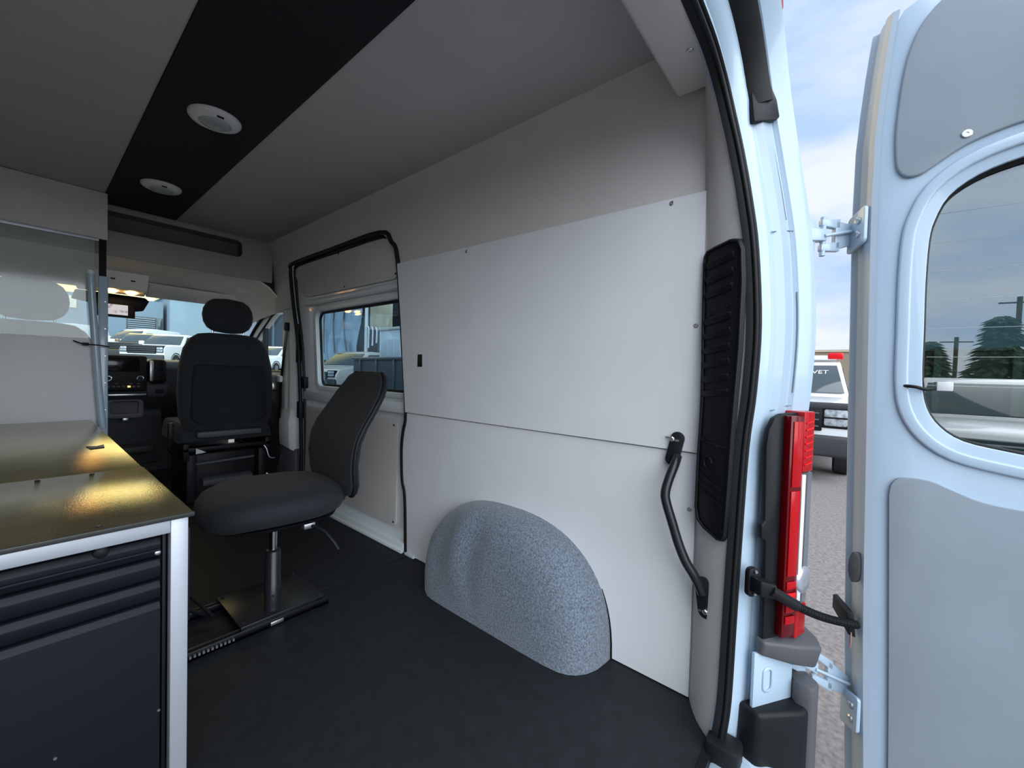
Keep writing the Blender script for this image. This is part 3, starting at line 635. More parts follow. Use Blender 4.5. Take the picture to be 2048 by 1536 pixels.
tab = build('folded_tab', prismg([(-.168, 1.90, .648), (-.132, 1.915, .648), (-.128, 1.985, .648), (-.150, 1.955, .648), (-.176, 1.975, .648)], (0, 0, .003)), BLKSAT)
tag(tab, 'small dark folded scrap lying on the bench top', 'scrap')

# ================================================================== SWIVEL CHAIR
CX, CY = .285, 1.465
chr_ = thing('swivel_chair', 'black swivel task chair on a sliding floor plate', 'chair', (CX, CY, 0), math.radians(-6))
# local: chair faces -x
def sup(cx, cy, z, rx, ry, e=3.0, n=36):
    return [(cx + rx * math.copysign(abs(math.cos(a)) ** (2 / e), math.cos(a)), cy + ry * math.copysign(abs(math.sin(a)) ** (2 / e), math.sin(a)), z) for a in [2 * PI * k / n for k in range(n)]]
seat = []
for z, s in ((.425, .80), (.428, .90), (.44, .965), (.465, 1.0), (.488, .985), (.506, .93), (.518, .82), (.523, .60), (.522, .3)):
    seat.append(sup(-.005, .0, z, .235 * s, .235 * s, 3.0))
seat = [[(x, y, z - (.018 * max(0, (-x - .12) / .12) if x < -.12 else 0)) for x, y, z in r] for r in seat]
st = build('seat_cushion', loftg(seat), FABRIC, chr_, local=True, smooth=80)
build('seat_pan', loftg([sup(.0, 0, .400, .15, .15), sup(0, 0, .408, .20, .20), sup(0, 0, .418, .205, .205)]), BLKPL, chr_, local=True, smooth=60)
# backrest, s curved shell
prof = [(.475, .218, .175), (.485, .220, .205), (.52, .222, .225), (.60, .216, .230), (.68, .226, .232), (.74, .252, .230), (.80, .290, .222), (.86, .325, .212), (.90, .343, .19), (.93, .353, .165), (.95, .357, .13)]
bf = []; bb = []
for z, x, hw in prof:
    bf.append([(x - .018 * (1 - (y / .24) ** 2) * 0 - .035 * (abs(y) / .22) ** 2 * .0, y, z) for y in [hw * math.sin(PI / 2 * k / 6) for k in range(-6, 7)]])
rows = [[(x - .02 * (abs(y) / .22) ** 2, y, z) for x, y, z in r] for r in bf]
bkr = build('backrest', gridg(rows, (.034, 0, 0)), FABRIC, chr_, local=True, bevel=.008, seg=3, smooth=60)
ed = [r[-1] for r in rows] + list(reversed(rows[-1]))[1:] + [r[0] for r in reversed(rows)][1:]
build('back_piping', tubeg(smoothpath([(x + .017, y, z) for x, y, z in ed], 3), .009, 8), BLKPL, chr_, parent=bkr, local=True, smooth=60)
build('back_bracket', tubeg(smoothpath([(.10, 0, .405), (.20, 0, .40), (.255, 0, .44), (.262, 0, .56)], 4), .016, 8, flat=1.8), BLKPL, chr_, local=True, smooth=60)
# column
build('piston', tubeg([(0, 0, .24), (0, 0, .405)], .0135, 16), CHROME, chr_, local=True, smooth=60)
cl = build('column', latheg([(.028, .03), (.028, .15), (.0265, .152), (.0265, .262), (.022, .268), (.016, .270)], 24), BLKSAT, chr_, local=True, smooth=40)
for a in (0, 120, 240):
    build('set_screw', latheg([(.004, 0), (.004, .006)], 8, (.027 * math.cos(math.radians(a + 20)), .027 * math.sin(math.radians(a + 20)), .10), (math.cos(math.radians(a + 20)), math.sin(math.radians(a + 20)), 0)), BLKSAT, chr_, parent=cl, local=True)
build('tilt_lever', tubeg(smoothpath([(.06, -.16, .40), (.10, -.22, .385), (.125, -.26, .35), (.14, -.275, .32)], 4), .006, 8), BLKPL, chr_, local=True, smooth=60)
build('lever_clamp', boxg(.05, .09, -.19, -.16, .385, .41), ZINC, chr_, bevel=.005, local=True)
# floor plate and slide rails (in world axes)
pl_ = build('base_plate', boxg(.165, .462, 1.412, 1.695, .030, .040), BLKSAT, chr_, bevel=.002)
for x, y in ((.18, 1.43), (.448, 1.43), (.18, 1.68), (.448, 1.68)):
    build('plate_bolt', latheg([(.007, 0), (.007, .004), (.004, .005)], 8, (x, y, .040), (0, 0, 1)), BLKSAT, chr_, parent=pl_)
for y in (1.402, 1.66):
    rl = build('slide_rail', merge(boxg(-.085, .475, y, y + .006, .003, .030), boxg(-.085, .475, y, y + .034, .003, .008), boxg(-.085, .475, y + .028, y + .034, .003, .028)), BLKSAT, chr_, bevel=.001)
    build('rail_runner', boxg(.17, .43, y + .008, y + .026, .010, .028), ZINC, chr_, parent=rl, bevel=.001)
for k in range(14):
    build('rail_tooth', boxg(-.02 + k * .012, -.014 + k * .012, 1.398, 1.402, .012, .020), ZINC, chr_)
build('rail_lever', tubeg(smoothpath([(-.06, 1.78, .11), (.02, 1.73, .08), (.07, 1.66, .045), (.12, 1.60, .03)], 4), .007, 8), BLKSAT, chr_, smooth=60)
build('lever_rod', tubeg([(.045, 1.80, .12), (.12, 1.57, .04)], .006, 8), BLKSAT, chr_, smooth=60)
build('rail_catch', boxg(.255, .30, 1.394, 1.402, .010, .024), ZINC, chr_, bevel=.002)

# ceiling dome lamps
for (x, y, lab) in ((.138, 1.665, 'round white dome lamp on the black strip, nearer one'), (.138, 2.60, 'round white dome lamp on the black strip, the one nearer the cab')):
    dl = thing('dome_lamp', lab, 'lamp', (x, y, CZ - .004), group='round ceiling dome lamps')
    build('bezel', latheg([(.083, 0), (.083, -.006), (.078, -.013), (.060, -.020), (.052, -.022), (.050, -.018)], 40), LAMPW, dl, local=True, smooth=50)
    build('lens', latheg([(.051, -.015), (.048, -.022), (.03, -.026), (.005, -.027)], 32), LENSG, dl, local=True, smooth=60)
    build('rocker_switch', boxg(-.010, .012, -.067, -.058, -.022, -.016), BLKPL, dl, local=True, bevel=.002)

# ================================================================== REAR RIGHT DOOR, opened
DANG = math.radians(95)
d2 = thing('door_2', 'open white rear door with tinted window and grey vinyl panels', 'door', (1.15, -.21, 0), kind='structure')
DU = Vector((-math.cos(DANG), -math.sin(DANG), 0)); DV = Vector((-math.sin(DANG), math.cos(DANG), 0)); DO = Vector((1.15, -.21, 0))
def us(z): return interp([(-.45, .055), (-.1, .033), (.35, .014), (.9, 0), (1.4, -.012), (1.6, -.012), (1.75, -.004), (1.9, .010), (2.0, .03)], z)
def D(u, z, v): return DO + DU * u + DV * v + Vector((0, 0, z))
def cl2(pts, n=3):
    res = []; m = len(pts)
    for i in range(m):
        p0, p1, p2, p3 = pts[i - 1], pts[i], pts[(i + 1) % m], pts[(i + 2) % m]
        for k in range(n):
            t = k / n
            res.append(tuple(.5 * (2 * p1[c] + (p2[c] - p0[c]) * t + (2 * p0[c] - 5 * p1[c] + 4 * p2[c] - p3[c]) * t * t + (3 * p1[c] - p0[c] - 3 * p2[c] + p3[c]) * t ** 3) for c in (0, 1)))
    return res
# hinge side profile lofted over z
zs = [-.45, -.3, -.1, .1, .3, .5, .7, .9, 1.1, 1.3, 1.45, 1.6, 1.7, 1.8, 1.86, 1.905]
PR = [(0, 0), (0, .010), (.013, .014), (.016, .038), (.019, .046), (.020, .064), (.022, .070), (.030, .081), (.042, .083)]
rows = [[D(us(z) + a, z, b) for a, b in PR] for z in zs]
build('hinge_edge', gridg(rows), PAINTR, d2, smooth=30)
W = .78
def dl_(u, z, v): return D(us(z) + u, z, v)
# inner skin with window hole
win = []
wpts = [(.130, .98), (.128, 1.10), (.126, 1.22), (.128, 1.32), (.136, 1.37), (.158, 1.423), (.205, 1.462), (.27, 1.484), (.34, 1.492), (.42, 1.492), (.52, 1.487), (.60, 1.46), (.64, 1.40), (.65, 1.30), (.65, 1.10), (.65, .95), (.63, .87), (.58, .83), (.50, .815), (.42, .812), (.34, .815), (.27, .825), (.205, .840), (.165, .870), (.140, .915)]
opts = [(.035, .70), (.035, 1.10), (.035, 1.30), (.035, 1.45), (.036, 1.62), (.040, 1.80), (.052, 1.902), (.16, 1.932), (.30, 1.955), (.44, 1.955), (.58, 1.955), (.70, 1.94), (.745, 1.85), (.75, 1.5), (.75, 1.1), (.75, .8), (.75, .3), (.75, -.3), (.70, -.43), (.50, -.45), (.35, -.45), (.25, -.45), (.12, -.45), (.038, -.43), (.036, .2)]
wpts = cl2(wpts); opts = cl2(opts)
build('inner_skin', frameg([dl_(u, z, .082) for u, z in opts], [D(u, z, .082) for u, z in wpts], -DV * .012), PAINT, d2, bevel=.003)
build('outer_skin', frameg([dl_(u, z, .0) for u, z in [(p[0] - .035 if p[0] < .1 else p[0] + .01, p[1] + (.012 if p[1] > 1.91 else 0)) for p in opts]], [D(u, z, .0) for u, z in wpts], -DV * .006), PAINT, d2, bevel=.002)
def grow(pts, k, c=(.39, 1.15)):
    res = []
    n = len(pts)
    for i, (u, z) in enumerate(pts):
        a = pts[i - 1]; b = pts[(i + 1) % n]; tx, tz = b[0] - a[0], b[1] - a[1]; l = math.hypot(tx, tz)
        nx, nz = -tz / l, tx / l
        res.append((u + nx * k, z + nz * k))
    return res
# raised rings of pressed steel round the window
g1 = grow(wpts, .052); g2 = grow(wpts, .026)
wf2 = build('window_rim', frameg([D(u, z, .081) for u, z in g1], [D(u, z, .081) for u, z in g2], DV * .010), PAINT, d2, bevel=.005, seg=3)
build('window_flange', frameg([D(u, z, .070) for u, z in g2], [D(u, z, .062) for u, z in wpts], DV * .006), PAINT, d2, parent=wf2, bevel=.002)
build('window_reveal', frameg([D(u, z, .046) for u, z in grow(wpts, .004)], [D(u, z, .046) for u, z in grow(wpts, -.003)], DV * .020), RUBBER, d2, parent=wf2)
build('window_seal', tubeg([D(u, z, .066) for u, z in wpts + wpts[:1]], .0055, 6), RUBBER, d2, parent=wf2, smooth=60)
pane = build('window_pane', prismg([D(u, z, .049) for u, z in grow(wpts, .003)], DV * .004), GLASSR, d2, label='tinted rear door glass with fine heater wires')
for k in range(8):
    z = .90 + k * .07
    build('heater_wire', tubeg([D(.14, z, .0533), D(.40, z, .0533), D(.64, z, .0533)], .0004, 4), ZINC, d2, parent=pane)
# vinyl panels
upv = [(.064, 1.50), (.058, 1.53), (.055, 1.60), (.062, 1.72), (.075, 1.80), (.10, 1.86), (.15, 1.905), (.25, 1.93), (.45, 1.935), (.66, 1.92), (.71, 1.85), (.72, 1.60), (.705, 1.52), (.67, 1.495), (.62, 1.505), (.55, 1.535), (.42, 1.562), (.32, 1.562), (.25, 1.555), (.18, 1.532), (.13, 1.498), (.105, 1.482), (.08, 1.482)]
u1_ = build('upper_panel', prismg([D(u, z, .082) for u, z in cl2(upv)], DV * .009), DPV, d2, bevel=.006, seg=3)
build('screw', screwg(D(.178, 1.556, .091), DV, .010), ZINC, d2, parent=u1_, smooth=30)
lov = [(.082, .62), (.080, .70), (.088, .728), (.105, .738), (.15, .738), (.19, .722), (.24, .703), (.31, .696), (.45, .694), (.56, .705), (.64, .735), (.70, .73), (.71, .68), (.71, .1), (.71, -.36), (.66, -.40), (.16, -.40), (.115, -.36), (.108, -.1), (.098, .2)]
build('lower_panel', prismg([D(u, z, .082) for u, z in cl2(lov)], DV * .009), DPV, d2, bevel=.006, seg=3)
# small fittings
build('grommet', prismg([D(.030 + a, .485 + b, .072) for a, b in [(math.cos(k * PI / 8) * .012, math.sin(k * PI / 8) * .042) for k in range(16)]], Vector((-.7, .7, 0)) * .014), DASHM, d2, bevel=.003)
build('strap_mouth', loftg([[D(-.004, .335, .010), D(-.004, .375, .010), D(.026, .365, .082), D(.032, .30, .084)], [D(-.014, .335, .014), D(-.014, .372, .014), D(.010, .362, .084), D(.016, .305, .088)]]), RUBBER, d2, bevel=.002)
ST = mat('sticker_red', (.35, .22, .24), .5)
build('warning_sticker', tubeg([D(.028, .290, .076) + Vector((-.006, .006, 0)) + DV * (.010 * math.cos(k * PI / 10)) + Vector((0, 0, .024 * math.sin(k * PI / 10))) for k in range(21)], .0015, 5), ST, d2)
build('warning_slash', tubeg([D(.028, .272, .076) + Vector((-.006, .006, 0)) - DV * .006, D(.028, .308, .076) + Vector((-.006, .006, 0)) + DV * .006], .0015, 5), ST, d2)
build('wire_grommet', boxg(-.003, .003, -.006, .006, -.018, .018), RUBBER, d2, local=True).location = D(.096, .967, .085) - Vector((1.15, -.21, 0))
build('harness_wire', tubeg(smoothpath([D(.096, .967, .088), D(.115, .965, .096), D(.135, .960, .088), D(.158, .962, .062)], 5), .004, 8), RUBBER, d2, smooth=60)
build('wire_plug', boxg(-.006, .006, -.014, .014, -.011, .011), LAMPW, d2, local=True, bevel=.002).location = D(.172, .968, .064) - Vector((1.15, -.21, 0))

# hinges
def hinge(zc, tilt, label):
    h = thing('door_hinge', label, 'hinge', (1.09, -.15, zc), group='rear door hinges')
    body = Vector((1.028, -.098 if zc > 1 else -.120, zc + tilt)); door = D(us(zc) - .002, zc + tilt * .35, .020)
    ax = (door - body).normalized(); upz = Vector((0, 0, 1)); nrm = ax.cross(upz).normalized()
    if nrm.x > 0: nrm = -nrm
    def bar(a, b, w0, w1, t, name, off=0):
        a = V3(a); b = V3(b)
        q = [[a + upz * w0 + nrm * (t + off), a - upz * w0 + nrm * (t + off), a - upz * w0 + nrm * (off - t), a + upz * w0 + nrm * (off - t)], [b + upz * w1 + nrm * (t + off), b - upz * w1 + nrm * (t + off), b - upz * w1 + nrm * (off - t), b + upz * w1 + nrm * (off - t)]]
        return build(name, loftg(q), PAINT, h, bevel=.003)
    l = (door - body).length
    P = lambda s, dz=0: body + (door - body) * s + upz * dz
    bar(P(-.12), P(.22), .042, .040, .006, 'body_leaf')
    bar(P(.0), P(.42), .017, .016, .012, 'knuckle')
    bar(P(.34, .034), P(.72, .030), .009, .014, .007, 'hinge_arm')
    bar(P(.34, -.034), P(.72, -.030), .009, .014, .007, 'hinge_arm')
    bar(P(.62), P(1.02), .040, .026, .007, 'arm_web')
    build('spring_rod', tubeg([P(.36, -.004) + nrm * .012, P(.98, .010) + nrm * .014], .0045, 8), PAINT, h, smooth=60)
    build('hinge_pin', tubeg([P(.40, -.055), P(.40, .05)], .007, 10), PAINT, h, smooth=60)
    # door leaf: cup shaped plate with two bolts on the hinge edge
    A = D(us(zc) - .003, zc, .014); B = D(us(zc) + .026, zc, .080)
    e = (B - A).normalized(); nn_ = e.cross(upz).normalized()
    if nn_.dot(Vector((-1, .6, 0))) < 0: nn_ = -nn_
    lf = build('door_leaf', prismg([A + e * a + upz * b for a, b in [(p[0] + .036, p[1] + p[0] * .25) for p in rrect(.070, .096, .010, 4)]], nn_ * .010), PAINT, h, bevel=.003)
    for dz in (.018, -.018):
        build('bolt', latheg([(.0095, 0), (.0095, .004), (.006, .007), (.003, .0065)], 14, A + e * .048 + upz * (dz + .004) + nn_ * .010, nn_), ZINC, h, parent=lf, smooth=40)
    build('leaf_rib', boxg(0, .001, 0, .001, 0, .001), PAINT, h, local=True) if False else None
    return h
hinge(1.378, -.012, 'white steel upper door hinge with two bolts')
hinge(.085, .135, 'white steel lower door hinge near the bumper')
# door check strap
def J2(s, z, d): return Vector((.865, -.022, z)) + Vector((.837, -.547, 0)) * s + Vector((-.547, -.837, 0)) * d
cs_ = thing('check_strap', 'black ribbed door check strap from jamb to open door', 'strap', (.9, -.06, .45))
build('bracket', prismg([Vector((.868, -.030, .455)) + Vector((.837, -.547, 0)) * a + Vector((0, 0, b)) for a, b in rrect(.032, .075, .012, 3)], Vector((-.55, -.84, 0)) * .014), BLKPL, cs_, bevel=.003)
build('bracket_arm', loftg([[J2(-.005, .435, .012), J2(-.005, .475, .012), J2(-.005, .475, .05), J2(-.005, .435, .05)], [J2(.035, .43, .03), J2(.035, .47, .03), J2(.035, .465, .062), J2(.035, .43, .062)]]), BLKPL, cs_, bevel=.004)
for dz in (.028, -.028):
    build('bolt', latheg([(.005, 0), (.004, .003)], 10, Vector((.862, -.045, .455 + dz)), (-.55, -.84, 0)), ZINC, cs_)
sa_, sb_ = J2(.022, .452, .052), D(us(.34) + .018, .338, .088)
sp_ = [sa_.lerp(sb_, k / 24) + Vector((0, 0, -.016 * math.sin(PI * k / 24))) for k in range(25)]
build('strap_cuff', tubeg(sp_[:8], .014, 10), BLKPL, cs_, smooth=50)
build('strap', tubeg(sp_[6:], .0095, 10), BLKPL, cs_, smooth=60)
for i in range(7, len(sp_) - 1):
    a, b = sp_[i], sp_[i + 1]
    for t_ in (.1, .5):
        build('rib', tubeg([a.lerp(b, t_), a.lerp(b, t_ + .2)], .0108, 8), BLKPL, cs_, smooth=50)

# tail lamp
tl = thing('tail_lamp', 'tall red and clear tail lamp in black housing on the rear corner', 'tail lamp', (.98, -.1, .28))
JE = Vector((.837, -.547, 0)); JN = Vector((-.547, -.837, 0))
def J(s, z, d=0):   # s metres along the jamb from x=.865
    b = Vector((.865, -.022, z)) + JE * s + JN * d
    return b
build('housing', prismg([J(s, z, .004) for s, z in [(.028, .80), (.034, .845), (.052, .875), (.075, .885), (.18, .893), (.175, .30), (.045, .30), (.045, .40), (.040, .56), (.026, .565), (.024, .60), (.036, .61)]], JN * .016), BLKPL, tl, bevel=.004)
def strip(s0, s1, z0, z1, d0, th, m, name, bev=.003, sl_=0):
    return build(name, prismg([J(s0, z0, d0), J(s1, z0, d0), J(s1 + sl_, z1, d0), J(s0 + sl_, z1, d0)], JN * th), m, tl, bevel=bev)
strip(.082, .128, .31, .882, .018, .022, REDD, 'lens_edge')
strip(.090, .122, .70, .868, .040, .003, REDL, 'lens_window')
strip(.090, .122, .47, .69, .040, .003, REDL, 'lens_window')
for z in (.46, .43, .40, .37): strip(.090, .122, z - .024, z - .004, .040, .003, REDB if z == .43 else REDL, 'lens_step', .001)
# outward facing lens: top red, clear middle, red bottom
def facet(z0, z1, m, name, d=.0):
    a = [J(.128, z, .040) for z in (z0, z1)]; b = [J(.183, z, .026) for z in (z0, z1)]; c = [J(.192, z, -.03) for z in (z0, z1)]; e_ = [J(.128, z, -.03) for z in (z0, z1)]
    return build(name, loftg([[a[0], b[0], c[0], e_[0]], [a[1], b[1], c[1], e_[1]]]), m, tl, bevel=.004, seg=3)
fr = facet(.735, .892, REDL, 'red_lens')
for k in range(7):
    z = .755 + k * .018
    build('lens_rib', tubeg([J(.134, z, .0400), J(.176, z + .004, .0275)], .0022, 6), REDB, tl, parent=fr, smooth=60)
cl_ = facet(.385, .733, CLRG, 'clear_lens')
facet(.30, .383, REDL, 'red_lens')
build('reverse_bulb', latheg([(.036, 0), (.034, .005), (.026, .008), (.008, .007)], 24, J(.158, .45, .031), (JN + JE * .25)), mat('reflector_silver', (.55, .57, .64), .2, metal=.6), tl, parent=cl_, smooth=60)
strip(.130, .142, .40, .73, .036, .004, LAMPW, 'white_divider', .001)
# bumper corner and step
bc = thing('bumper', 'dark grey plastic bumper corner under the tail lamp', 'bumper', (.97, -.1, -.3))
build('bumper_cap', loftg([[J(.04, z, d) for z, d in ((.262, .0), (.258, .02), (.300, .03), (.303, .0))], [J(.13, z, d) for z, d in ((.235, .0), (.230, .04), (.285, .05), (.303, .0))], [J(.205, z, d) for z, d in ((.215, -.01), (.210, .045), (.275, .06), (.303, .0))], [J(.225, z, d) for z, d in ((.23, -.05), (.23, .02), (.285, .03), (.303, -.03))]]), GREYPL, bc, bevel=.008, seg=3)
hl = [J(.075 + a, .185 + b, .012) for a, b in rrect(.022, .055, .010, 4)]
build('towing_slot', frameg([J(.075 + a, .185 + b, .010) for a, b in rrect(.034, .068, .016, 4)], hl, JN * .005), PAINT, bc, bevel=.002)
build('slot_dark', prismg([p - JN * .004 for p in hl], JN * .003), RUBBER, bc)
build('jamb_step', prismg([J(.03, .095, .002), J(.03, .262, .002), J(.165, .24, .002), J(.165, .10, .002)], JN * .010), PAINT, bc, bevel=.003)
build('bumper_body', loftg([[J(.012, z, -.02), J(.025, z, .035), J(.150, z, .060), J(.185, z, .05), J(.22, z, -.02)] for z in (-.52, -.1, .06, .118)]), BLKPL, bc, bevel=.012, seg=3)
build('bumper_end', loftg([[J(.155, z, .03), J(.175, z, .062), J(.215, z, .05), J(.235, z, -.03), J(.20, z, -.05)] for z in (-.35, .08, .135, .175)]), GREYPL, bc, bevel=.010)
# clearance lamp on the roof edge
rl_ = thing('clearance_lamp', 'red clearance lamp at the top rear corner', 'lamp', (.86, -.05, 1.95))
build('lens', loftg([sup(.885, -.022, 1.905, .024, .016), sup(.885, -.022, 1.915, .036, .022), sup(.88, -.015, 1.99, .038, .026)]), REDL, rl_, smooth=50)
build('base', boxg(.85, .905, -.008, .02, 1.92, 1.99), RUBBER, rl_, bevel=.004)

# ================================================================== OUTSIDE
def gz(y): return -.55 + .045 * max(0, y - 3)
gr = build('ground', gridg([[(x, y, gz(y)) for x in (-60, -20, 0, 20, 60)] for y in (-60, -20, 0, 3, 10, 30, 60)]), ASPH)
tag(gr, 'pale grey asphalt of the parking lot', 'ground', kind='structure')

HLENS = mat('headlamp_lens', (.36, .39, .42), .12, coat=.6, var=.5, vscale=18)
def wheelg(x, y, r, wd, s):
    return latheg([(r * .55, -.01), (r * .9, 0), (r, .03), (r, wd - .03), (r * .9, wd)], 24, (x, y, r), (0, s, 0)), latheg([(.02, -.012), (r * .30, -.02), (r * .52, -.004), (r * .60, .02)], 18, (x, y, r), (0, s, 0))
def vehicle(name, label, cat, loc, head, kind, paint, group=None, grille=BLKPL, scale=1):
    r = thing(name, label, cat, (loc[0], loc[1], loc[2] if len(loc) > 2 else gz(loc[1])), math.atan2(head[1], head[0]), group)
    if kind == 'van':
        L, Wd, belt, zr = 4.8, .92, 1.10, 2.02
        body = [(2.40, .30), (2.42, .70), (2.25, .98), (1.55, 1.14), (-2.35, 1.14), (-2.4, .9), (-2.4, .32)]
        cab = [(1.62, 1.10), (.75, 1.78), (.45, 1.92), (-.2, 2.0), (-2.2, 2.0), (-2.36, 1.85), (-2.38, 1.10)]
        ws = [(1.52, 1.20), (.80, 1.76)]; sides = [[(1.28, 1.16), (.72, 1.66), (.25, 1.68), (.25, 1.16)]]; wx = (1.50, -1.45); wr_ = .33; bz = (.28, .58); hz = (.68, .95); gzr = (.62, .88)
    elif kind == 'pickup':
        L, Wd, belt, zr = 5.8, 1.0, 1.25, 1.95
        body = [(2.85, .45), (2.88, 1.00), (2.78, 1.20), (1.30, 1.28), (-2.85, 1.28), (-2.9, 1.2), (-2.9, .50)]
        cab = [(1.32, 1.24), (.62, 1.86), (.40, 1.94), (-1.05, 1.95), (-1.25, 1.85), (-1.35, 1.24)]
        ws = [(1.24, 1.31), (.66, 1.82)]; sides = [[(.98, 1.32), (.52, 1.80), (-.15, 1.82), (-.15, 1.32)], [(-.25, 1.32), (-.25, 1.82), (-1.02, 1.80), (-1.12, 1.32)]]; wx = (1.85, -1.80); wr_ = .40; bz = (.40, .72); hz = (.86, 1.12); gzr = (.78, 1.14)
    else:
        L, Wd, belt, zr = 4.6, .92, 1.02, 1.70
        body = [(2.25, .30), (2.30, .68), (2.12, .90), (1.15, 1.04), (-2.2, 1.06), (-2.3, .8), (-2.28, .32)]
        cab = [(1.20, 1.0), (.35, 1.58), (.10, 1.66), (-1.5, 1.66), (-1.95, 1.50), (-2.2, 1.0)]
        ws = [(1.10, 1.06), (.42, 1.54)]; sides = [[(.85, 1.08), (.28, 1.52), (-.40, 1.56), (-.40, 1.08)], [(-.5, 1.08), (-.5, 1.56), (-1.6, 1.50), (-1.8, 1.08)]]; wx = (1.40, -1.40); wr_ = .34; bz = (.26, .55); hz = (.64, .84); gzr = (.56, .80)
    yc = lambda z: Wd - .04 - max(0, z - belt) * .24
    def B(n, g, m, p=None, **k): return build(n, g, m, r, parent=p, local=True, **k)
    if kind == 'pickup':
        pass
    bd = B('body', loftg([[(x, -Wd, z) for x, z in body], [(x, Wd, z) for x, z in body]]), paint, bevel=.07, seg=3)
    if kind == 'pickup':
        B('bed_floor', boxg(-2.75, -1.45, -.82, .82, 1.281, 1.30), GREYPL, bd, bevel=.01)
    cb = B('cab', loftg([[(x, -yc(z), z) for x, z in cab], [(x, yc(z), z) for x, z in cab]]), paint, bevel=.04, seg=2)
    (xa, za), (xb, zb) = ws; dx, dz = xa - xb, zb - za; l = math.hypot(dx, dz); nx, nz = dz / l * .02, dx / l * .02
    B('windscreen', prismg([(xa + nx, -yc(za) + .06, za + nz), (xa + nx, yc(za) - .06, za + nz), (xb + nx, yc(zb) - .07, zb + nz), (xb + nx, -yc(zb) + .07, zb + nz)], (.012, 0, .012)), CARGL, cb, bevel=.004)
    for poly in sides:
        for s in (-1, 1):
            B('side_window', prismg([(x, s * (yc(z) + .004), z) for x, z in poly], (0, s * .012, 0)), CARGL, cb, bevel=.004)
    for x in wx:
        for s in (-1, 1):
            ty, rm = wheelg(x, s * (Wd + .01), wr_, .24, -s)
            tw = B('wheel', ty, TYRE, smooth=40); B('rim', rm, ZINC, tw, smooth=40)
            B('wheel_arch', tubeg([(x + (wr_ + .05) * math.cos(a), s * (Wd - .005), wr_ + (wr_ + .05) * math.sin(a)) for a in [PI * k / 10 for k in range(11)]], .035, 6), GREYPL, bd, smooth=60)
    xf = body[1][0]
    B('front_bumper', boxg(xf - .25, xf + .06, -Wd + .01, Wd - .01, *bz), DASHM, bevel=.05, seg=3)
    if kind == 'pickup':
        B('grille_band', boxg(xf - .2, xf + .03, -Wd + .02, Wd - .02, gzr[1] - .02, gzr[1] + .07), DASHM, bevel=.02)
    g_ = B('grille', boxg(xf - .12, xf + .025, -Wd + .36, Wd - .36, *gzr), grille, bevel=.02)
    for k in range(3):
        zb_ = gzr[0] + (gzr[1] - gzr[0]) * (k + .7) / 3.6
        B('grille_bar', boxg(xf, xf + .035, -Wd + .40, Wd - .40, zb_ - .012, zb_ + .012), ZINC if kind != 'pickup' else GREYPL, g_, bevel=.004)
    for s in (-1, 1):
        hl_ = B('headlamp', boxg(xf - .22, xf + .022, s * (Wd - .20) - .145, s * (Wd - .20) + .145, *hz), HLENS, bevel=.03, seg=2)
        B('lamp_divider', boxg(xf - .1, xf + .028, s * (Wd - .20) - .14, s * (Wd - .20) + .14, (hz[0] + hz[1]) / 2 - .012, (hz[0] + hz[1]) / 2 + .012), BLKPL, hl_, bevel=.003)
        B('headlamp_bezel', boxg(xf - .2, xf + .012, s * (Wd - .20) - .165, s * (Wd - .20) + .165, hz[0] - .03, hz[1] + .02), BLKPL, hl_, bevel=.02)
        B('mirror', boxg(ws[0][0] - .35, ws[0][0] - .20, s * (Wd + .14) - .11, s * (Wd + .14) + .11, belt + .06, belt + .26), paint if kind != 'suv' else GREYPL, bevel=.03)
        B('tail_light', boxg(-L / 2 - .02, -L / 2 + .10, s * (Wd - .10) - .08, s * (Wd - .10) + .08, belt - .35, belt - .05), REDL, bevel=.01)
    for poly in sides:
        for s in (-1, 1):
            B('door_handle', boxg(poly[-1][0] + .05, poly[-1][0] + .22, s * (Wd + .01) - .015, s * (Wd + .01) + .015, belt - .12, belt - .08), paint, bevel=.008)
    r.scale = (scale,) * 3
    return r
def paintmat(n, c): return mat(n, c, .25, coat=.8)
CARW = paintmat('car_white', (.80, .82, .83)); CARS = paintmat('car_silver', (.48, .47, .45)); CARD = paintmat('car_bronze', (.20, .14, .09)); CARB = paintmat('car_dark_blue', (.03, .05, .065))
vehicle('cargo_van', 'white cargo van parked beyond the windscreen, facing the cab', 'van', (5.7, 43.0), (-.72, -.69), 'van', CARW, scale=1.2)
vehicle('cargo_van', 'white cargo van at the left edge of the windscreen view', 'van', (1.3, 44.0), (-.72, -.69), 'van', CARW, scale=1.2)
vehicle('pickup_truck', 'bronze pickup with dark grille between the white van and pickup', 'truck', (5.0, 36.6), (-.55, -.83), 'pickup', CARD)
vehicle('pickup_truck', 'white crew cab pickup parked in front of the cab', 'truck', (5.3, 30.0), (-.62, -.78), 'pickup', CARW)
vehicle('suv', 'silver sport utility car seen through the sliding door window', 'car', (8.6, 15.6), (-.93, -.36), 'suv', CARS)
vehicle('hatchback', 'white car seen through the front passenger window', 'car', (9.6, 27.0), (-.8, -.6), 'suv', CARW)
rt = vehicle('pickup_truck', 'white pickup with roof light bar behind the tail lamp', 'truck', (10.25, .68), (-1, 0), 'pickup', CARW)
lb = build('light_bar', boxg(.28, .50, -.75, .75, 1.96, 2.05), CARW, rt, local=True, bevel=.02)
build('bar_lamp', boxg(.26, .52, .60, .84, 1.97, 2.10), REDB, rt, parent=lb, local=True, bevel=.03)
build('bar_lamp', boxg(.26, .52, -.84, -.60, 1.97, 2.10), REDB, rt, parent=lb, local=True, bevel=.03)
build('antenna', latheg([(.05, 0), (.03, .05), (.01, .10)], 10, (-.1, .3, 1.95)), GREYPL, rt, local=True)
